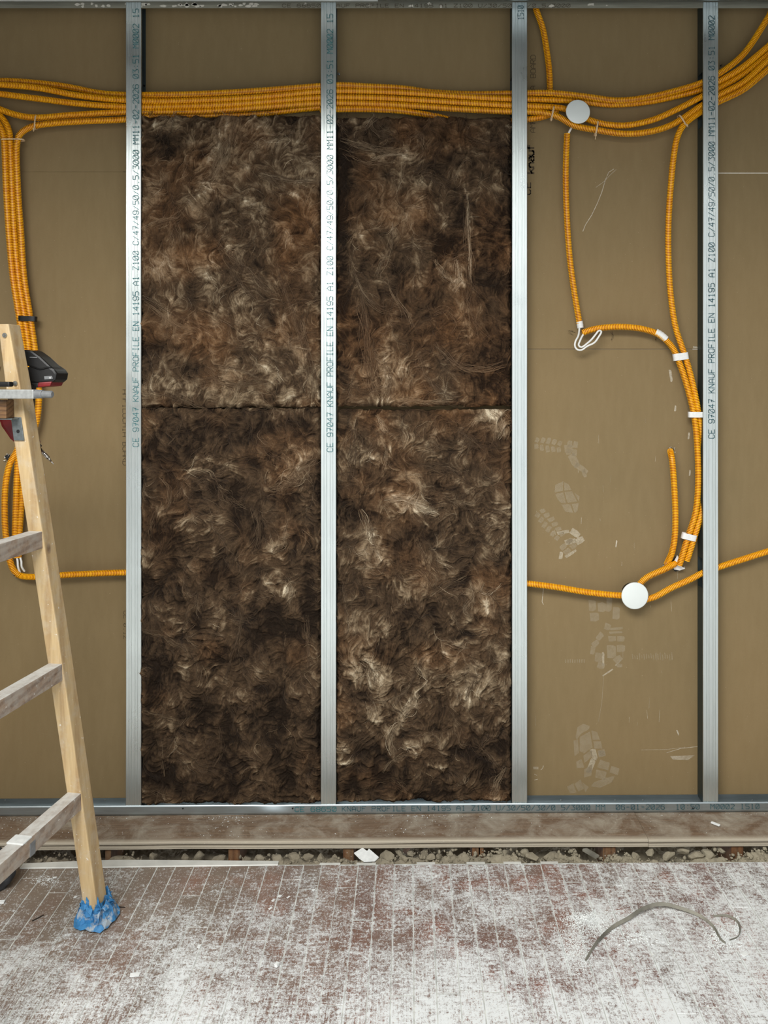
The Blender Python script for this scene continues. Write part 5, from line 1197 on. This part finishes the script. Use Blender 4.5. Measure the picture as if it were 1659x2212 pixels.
# ------------------------------------------------------------------ ladder
u = Vector((.162, .987, 0)).normalized()          # along the rungs, away from the camera
w = Vector((.987, -.162, 0)).normalized()         # across
lad = empty('wooden_stepladder', (-.78, -.53, gz(-.78)))
tag(lad, 'worn pine stepladder at the left, one foot wrapped in blue tape', 'ladder')
FB = Vector((-.768, -.535, gz(-.768)+.002)); FT = Vector((-.957, -.605, 1.488))    # near right corner of the stile, foot and top
LW, LT = .0385, .046                              # light face width, depth along u
def stile(b0, t0, name='stile', mm=M_PINE, cham=.0):
    bm = bmesh.new(); n = 10; rows = []
    for i in range(n+1):
        f = i/n; c = b0.lerp(t0, f); ww = LW*(1.0 if f < .97 else .72)
        c2 = c-w*((LW-ww)/2 if f >= .97 else 0)
        bow = w*(.003*math.sin(f*math.pi))
        c2 = c2+bow
        rows.append([bm.verts.new(p) for p in (c2-w*ww, c2, c2+u*LT, c2-w*ww+u*LT)])
    fs = []
    for i in range(n):
        for j in range(4):
            k = (j+1) % 4; fs.append(bm.faces.new((rows[i][j], rows[i][k], rows[i+1][k], rows[i+1][j])))
    fs += [bm.faces.new(rows[0][::-1]), bm.faces.new(rows[-1])]
    bmesh.ops.recalc_face_normals(bm, faces=fs)
    long_e = [e for e in bm.edges if len(e.link_faces) == 2 and e.calc_face_angle(0) > .8]
    bmesh.ops.bevel(bm, geom=long_e, offset=.003, segments=2, affect='EDGES', profile=.6)
    return obj(name, bm, mm, lad)
stile(FB, FT)
RL = .46
stile(FB-u*RL-w*.005, FT-u*(RL-.06), 'stile')
# rear pair of legs, hinged at the top, out of the picture
rt = FT-w*.05+Vector((0, 0, -.10)); rb = Vector((-1.48, -.40, gz(-1.62)+.002))
stile(rb, rt-u*.0, 'rear_leg'); stile(rb-u*RL, rt-u*RL, 'rear_leg')
def corner(z): f = (z-FB.z)/(FT.z-FB.z); return FB.lerp(FT, f)+w*(.003*math.sin(f*math.pi))
for i, (py, D_, mm) in enumerate(((1709, 2.06, M_RUNG), (1431, 2.045, M_RUNG), (1146, 2.03, M_RUNG))):
    z = HC+(VY-py)*D_/F; c = corner(z)
    bm = bmesh.new(); drop = .0
    o0 = c+u*.004+w*-.0005-w*.036-XU*.042
    frame_box(bm, o0-u*RL, w*.036, u*(RL), XU*.042, .0025)
    obj('rung', bm, mm, lad)
# dark band of tape on the lowest rung, brown cross rail, metal tray bar
z = HC+(VY-1709)*2.06/F; c = corner(z)
bm = bmesh.new(); frame_box(bm, c-u*.205-w*.0368-XU*.0425, w*.0374, u*.020, XU*.030, .001); obj('dark_stain', bm, M_GREYP, lad)
bm = bmesh.new(); frame_box(bm, c-u*.232-w*.039-XU*.0012, w*.040, u*.034, XU*.004, .0015); obj('plaster_crust', bm, M_CHIP, lad)
c = corner(HC+(VY-903)*2.0/F)
bm = bmesh.new(); frame_box(bm, c-w*.36-w*LW-w*-.036-u*.002+Vector((-.006, 0, 0))-w*.010, w*.352, u*-.030, XU*.044, .002); obj('cross_rail', bm, M_DARKWOOD, lad)
pb = P(72, 861, 0)
def LP(px, py, D): return Vector(((px-VX)*D/F, D-DC, HC+(VY-py)*D/F))
a = LP(72, 861.5, 1.94)
bm = bmesh.new(); frame_box(bm, a-w*.55, w*.55, u*.022, XU*.0215, .0015); obj('metal_tray_bar', bm, M_ALU, lad)
bm = bmesh.new(); cyl(bm, a+u*.011+XU*.0108, a+u*.011+XU*.0108+w*.018, .0106, .0100, 20); cyl(bm, a+u*.011+XU*.0104+w*.018, a+u*.011+XU*.0104+w*.039, .0086, .0086, 20); cyl(bm, a+u*.011+XU*.0104+w*.039, a+u*.011+XU*.0104+w*.042, .0086, .0060, 20)
obj('rubber_cap', bm, M_GREYP, lad)
# bracket on the light face below the rail
a = corner(HC+(VY-952)*2.0/F)-u*.0042-w*.036
bm = bmesh.new(); frame_box(bm, a+Vector((0, 0, 0)), w*.027, u*.0032, Vector((-.007, 0, .056)), .0012, top=Vector((-.007, 0, .056))); obj('steel_bracket', bm, M_STEELBR, lad)
bm = bmesh.new(); cyl(bm, a+w*.012+XU*.022-u*.0006, a+w*.012+XU*.022+u*.001, .0045, .0045, 16); obj('bracket_rivet', bm, M_BLACK, lad)
a = corner(HC+(VY-906)*2.0/F); bm = bmesh.new(); frame_box(bm, a-w*.20-u*.030, w*.185, u*.028, XU*.003, .001); obj('rail_strap', bm, M_STEELBR, lad)
for px, py in ((9, 724), (30, 828)):
    D_ = 1.995; cc = LP(px, py, D_); f = (cc.z-FB.z)/(FT.z-FB.z); base = corner(cc.z)
    t_ = (cc.x-base.x)/w.x; p = base+w*t_; 
    bm = bmesh.new(); cyl(bm, p+u*.002, p-u*.003, .0062, .0056, 20); cyl(bm, p-u*.003, p-u*.0055, .0035, .0026, 14); obj('bolt', bm, M_SCREW, lad)
# blue tape wad around the foot
def foot_tape():
    bm = bmesh.new(); r = random.Random(4)
    base = FB-w*(LW/2)+u*(LT/2)
    n = 26
    for layer in range(3):
        A = []; B = []
        for i in range(n):
            t = math.tau*i/n; ex_ = LW/2+.004+layer*.003; ey = LT/2+.004+layer*.003
            cx_ = max(-1, min(1, math.cos(t)*1.35))*ex_; cy_ = max(-1, min(1, math.sin(t)*1.35))*ey
            j = r.uniform(-.003, .006)+layer*.001; d = Vector((math.cos(t), math.sin(t), 0))
            hgt = .066+r.uniform(-.018, .010)-layer*.016
            flare = .006*r.random()+.002+layer*.003
            A.append(bm.verts.new(base+w*(cx_+math.cos(t)*(j+flare))+u*(cy_+math.sin(t)*(j+flare))+XU*(.0005+r.uniform(0, .006)*(layer > 0))))
            B.append(bm.verts.new(base+w*(cx_+math.cos(t)*j*.6)+u*(cy_+math.sin(t)*j*.6)+XU*hgt-w*(hgt*.126)))
        M_ = [bm.verts.new((a_.co+b_.co)/2+Vector((r.uniform(-.007, .007), r.uniform(-.007, .007), r.uniform(-.006, .006)))) for a_, b_ in zip(A, B)]
        for i in range(n):
            j = (i+1) % n
            bm.faces.new((A[i], A[j], M_[j], M_[i])); bm.faces.new((M_[i], M_[j], B[j], B[i]))
    for k in range(34):
        t = r.uniform(0, math.tau); c0 = base+w*math.cos(t)*(LW/2+.008)+u*math.sin(t)*(LT/2+.008)+XU*r.uniform(.006, .058)
        d = (w*math.cos(t)+u*math.sin(t)); s = d.cross(XU)
        p = [c0, c0+s*r.uniform(.008, .020)+XU*r.uniform(-.006, .006), c0+s*r.uniform(.004, .016)+d*r.uniform(.004, .014)+XU*r.uniform(-.014, .012), c0+d*r.uniform(.004, .014)-XU*r.uniform(0, .012)]
        for q_ in p: q_.z = max(q_.z, FB.z+.001)
        bm.faces.new([bm.verts.new(q_) for q_ in p])
    o = obj('tape_wrap', bm, M_BLUE, lad)
    md = o.modifiers.new('t', 'SOLIDIFY'); md.thickness = .0006
    return o
foot_tape()

# ------------------------------------------------------------------ cordless driver hanging behind the stile
dr = empty('cordless_driver', LP(88, 838, 2.10))
tag(dr, 'black and dark red cordless driver hanging behind the top of the ladder', 'power tool')
DD = 2.085
def px_prism(name, poly, D0, D1, m, bev):
    bm = bmesh.new(); pts_ = [((px-VX)*D0/F, HC+(VY-py)*D0/F) for px, py in poly]
    prism_y(bm, pts_, D0-DC, D1-DC, bev); return obj(name, bm, m, dr)
px_prism('battery', [(64, 770), (84, 776), (116, 797), (123, 806), (120, 820), (112, 827), (78, 830), (66, 826), (60, 800)], DD, DD+.075, M_BLACK, .006)
px_prism('battery_top', [(50, 755), (68, 757), (86, 770), (112, 794), (84, 800), (58, 790), (50, 772)], DD-.004, DD+.060, M_BLACK, .005)
px_prism('battery_stripe', [(82, 826), (112, 824), (108, 834), (80, 837)], DD-.003, DD+.070, M_RED, .003)
px_prism('battery_foot', [(66, 826), (84, 828), (80, 838), (72, 837)], DD-.002, DD+.05, M_BLACK, .003)
px_prism('handle', [(46, 790), (70, 800), (60, 880), (40, 905), (24, 895), (38, 850)], DD+.010, DD+.050, M_BLACK, .008)
px_prism('housing', [(-6, 900), (20, 896), (52, 930), (70, 958), (58, 975), (40, 966), (20, 948), (2, 922)], DD+.004, DD+.060, M_RED, .008)
px_prism('charge_window', [(95, 813), (112, 812), (114, 818), (96, 820)], DD-.0012, DD+.004, M_GREYP, .0008)
px_prism('charge_mark', [(107, 814), (109, 814), (109, 818), (107, 818)], DD-.0018, DD+.001, M_WTAPE, .0002)
px_prism('battery_mark', [(64, 771), (80, 771.5), (80, 773), (64, 772.5)], DD-.0048, DD+.001, M_GREYP, .0002)
bm = bmesh.new(); a = LP(84, 968, DD+.03); b_ = LP(104, 989, DD+.02); c = LP(116, 1003, DD+.015)
cyl(bm, LP(58, 946, DD+.03), a, .012, .010, 20); obj('chuck', bm, M_BLACK, dr)
bm = bmesh.new(); cyl(bm, a, b_, .0048, .0046, 16); cyl(bm, b_, b_.lerp(c, .35), .0042, .0026, 12); cyl(bm, b_.lerp(c, .35), c, .0026, .0009, 10); obj('driver_bit', bm, M_CHROME, dr, True)
kb = LP(10, 831, 1.955)
bm = bmesh.new(); frame_box(bm, kb-w*.05-XU*.005, w*.062, u*.018, XU*.012, .004)
tag(obj('black_clip', bm, M_BLACK), 'small black plastic clip lying on the metal bar of the ladder', 'clip')
# dark sack at the left edge of the floor
bm = bmesh.new(); bmesh.ops.create_icosphere(bm, subdivisions=4, radius=1)
cs = G(-20, 1937)
for v in bm.verts:
    n_ = v.co.copy(); k_ = 1+.16*mnoise.noise(n_*2.3)+.06*mnoise.noise(n_*7); v.co = Vector((n_.x*.050*k_, n_.y*.045*k_, max(-.045, n_.z*.055*k_)+.045))
o = obj('sack', bm, M_FELT, None, True); o.location = (cs.x-.012, cs.y+.05, gz(cs.x)+.001); tag(o, 'dark grey bundle on the floor at the left edge, below the lowest rung', 'sack')

# ------------------------------------------------------------------ debris on the floor
def ribbon(name, pts, width, th, m, label, cat='debris'):
    p3 = [G(a, b_)+Vector((0, 0, h)) for a, b_, h in pts]; C, L = catmull(p3, .006)
    V = []; Fc = []; n = len(C)
    for i in range(n):
        f = i/(n-1); t = C[min(n-1, i+1)]-C[max(0, i-1)]; t /= np.linalg.norm(t)+1e-9
        side = np.array([-t[1], t[0], 0]); side /= np.linalg.norm(side)+1e-9
        ww = width*(.25+.75*math.sin(math.pi*min(1, max(0, f*.92+.04)))**.5); tilt = 1.15
        up = np.array([0, 0, 1.0]); a = side*math.cos(tilt)+up*math.sin(tilt); b_ = np.cross(a, t)
        base = C[i]
        V += [base, base+a*ww, base+a*ww+b_*th, base+b_*th]
    for i in range(n-1):
        for j in range(4):
            k = (j+1) % 4; Fc.append((i*4+j, i*4+k, (i+1)*4+k, (i+1)*4+j))
    Fc += [(3, 2, 1, 0), (4*n-4, 4*n-3, 4*n-2, 4*n-1)]
    return tag(pyobj(name, V, Fc, m, None, False), label, cat)
ribbon('curled_strip', [(1266, 2080, .001), (1290, 2046, .004), (1326, 2012, .004), (1358, 1996, .006), (1390, 1979, .010), (1428, 1970, .012), (1470, 1976, .008), (1510, 1988, .004), (1538, 2008, .002), (1556, 2036, .001), (1566, 2044, .001)], .0085, .0012, M_PAPER, 'long curled strip of torn joint tape arching over the dusty floor at lower right')
ribbon('curled_strip', [(1540, 1985, .001), (1572, 1987, .002), (1590, 1998, .003), (1597, 2015, .003), (1593, 2030, .002), (1575, 2036, .001)], .006, .0010, M_PAPER, 'small hooked strip of torn tape right of the long curled strip')
def flat_piece(name, px, py, L, Wd, a, m, label, group=None, th=.002):
    c = G(px, py); bm = bmesh.new()
    d = Vector((math.cos(a), math.sin(a), 0)); s = Vector((-math.sin(a), math.cos(a), 0))
    frame_box(bm, c-d*L/2-s*Wd/2+XU*.0007, d*L, s*Wd, XU*th, min(Wd, th)*.25)
    for v in bm.verts: v.co += Vector((random.uniform(-1, 1)*Wd*.12, random.uniform(-1, 1)*Wd*.12, 0)); 
    o = obj(name, bm, m); return tag(o, label, 'debris', group)
flat_piece('plaster_chip', 1608, 2067, .014, .011, .4, M_CHIP, 'square white plaster chip near the right end of the curled strip')
flat_piece('plaster_chip', 598, 2086, .011, .008, 1.2, M_CHIP, 'small white plaster lump alone on the floor left of centre', th=.008)
flat_piece('wood_splinter', 82, 1979, .030, .003, .9, M_SPLINTER, 'thin dark splinter on the floor left of the ladder foot', th=.0015)
flat_piece('wood_splinter', 262, 1957, .020, .0025, -.1, M_SPLINTER, 'dark splinter just right of the blue taped foot', th=.0015)
flat_piece('plaster_chip', 3, 1945, .016, .012, .2, M_CHIP, 'pale plaster chip at the very left edge of the floor', th=.004)
flat_piece('plaster_chip', 291, 2103, .020, .012, .1, M_CHIP, 'flat oval white flake on the floor below the ladder shadow', th=.001)
def on_board(px, py): 
    D = HC*F/(py-VY); x = (px-VX)*D/F; return Vector((x, D-DC, gz(x)+.0006))
c = on_board(1535, 1783); bm = bmesh.new(); frame_box(bm, c, Vector((.018, -.020, .001)), Vector((.006, .004, 0)), XU*.005, .001); tag(obj('plaster_chip', bm, M_CHIP), 'white plaster stick on the border board right of centre', 'debris')
FL_ = ['topmost of four close plaster flakes on the parquet below the second stud', 'middle left of four close plaster flakes on the parquet left of centre', 'rightmost of four close plaster flakes on the parquet left of centre', 'lowest of four close plaster flakes on the parquet left of centre', 'lone plaster flake on the parquet below the second stud, near the gap',
       'lone plaster flake on the parquet right of and below the blue taped foot', 'right one of two flakes among the grains left of the ladder foot', 'plaster flake on the parquet just left of the ladder foot', 'left one of two flakes among the grains left of the ladder foot', 'lone plaster flake on the parquet below the right wool, near the gap']
for fi_, (px, py) in enumerate(((604, 1935), (590, 1944), (623, 1937), (584, 1961), (677, 1922), (430, 2042), (118, 1892), (163, 1934), (105, 1896), (942, 1894))):
    flat_piece('plaster_flake', px, py, random.uniform(.006, .012), random.uniform(.005, .008), random.uniform(0, 3), M_CHIP, FL_[fi_], 'plaster flakes on the parquet', .0008)
# loose grains
pts = []; sz = []
def heap(px, py, spx, spy, n, s0, s1):
    for _ in range(n):
        a = G(random.gauss(px, spx), min(2230, max(1880, random.gauss(py, spy)))); s = random.uniform(s0, s1)
        pts.append((a.x, a.y, a.z+s*.3)); sz.append(s)
heap(1262, 1988, 24, 9, 1300, .0004, .0017); heap(1246, 2045, 20, 26, 1800, .0004, .0015); heap(1290, 2005, 34, 10, 900, .0004, .0014); heap(1262, 1984, 12, 4, 60, .0012, .0032); heap(1320, 2008, 12, 8, 60, .0010, .0028); heap(1372, 2030, 30, 8, 160, .0006, .0028)
heap(1550, 2030, 14, 14, 900, .0004, .0016); heap(1548, 2026, 5, 12, 40, .0012, .003); heap(1592, 2008, 4, 14, 160, .0006, .0026); heap(1580, 2045, 20, 8, 140, .0005, .0020); heap(100, 1900, 16, 6, 180, .0006, .0018); heap(900, 2080, 420, 90, 1500, .0003, .0011); heap(1300, 2060, 240, 80, 900, .0003, .0012); heap(300, 1980, 200, 60, 500, .0003, .0010)
heap(1485, 1918, 18, 6, 40, .0006, .002); heap(1362, 1972, 60, 4, 120, .0005, .0016)
crumbs('plaster_grains', pts, sz, M_CHIP, 'loose white plaster grains scattered across the parquet floor', 'plaster dust', flat=.6)
pts = []; sz = []
for _ in range(420):
    px = random.choice([random.uniform(0, 1659), random.gauss(90, 60), random.gauss(925, 50), random.gauss(490, 40)]); py = random.choice([random.uniform(1764, 1806), random.gauss(1764, 2)])
    c = on_board(px, max(py, 1762)); s = random.uniform(.0004, .0016); pts.append((c.x, c.y, c.z+s*.3)); sz.append(s)
crumbs('plaster_grains', pts, sz, M_CHIP, 'loose plaster grains lying on the border board below the floor track', 'plaster dust', flat=.6)
print('planks', n_pl, 'tris', sum(len(o.data.loop_triangles) if False else sum(p.loop_total-2 for p in o.data.polygons) for o in COL.objects if o.type == 'MESH' and len(o.data.polygons) < 4000) )
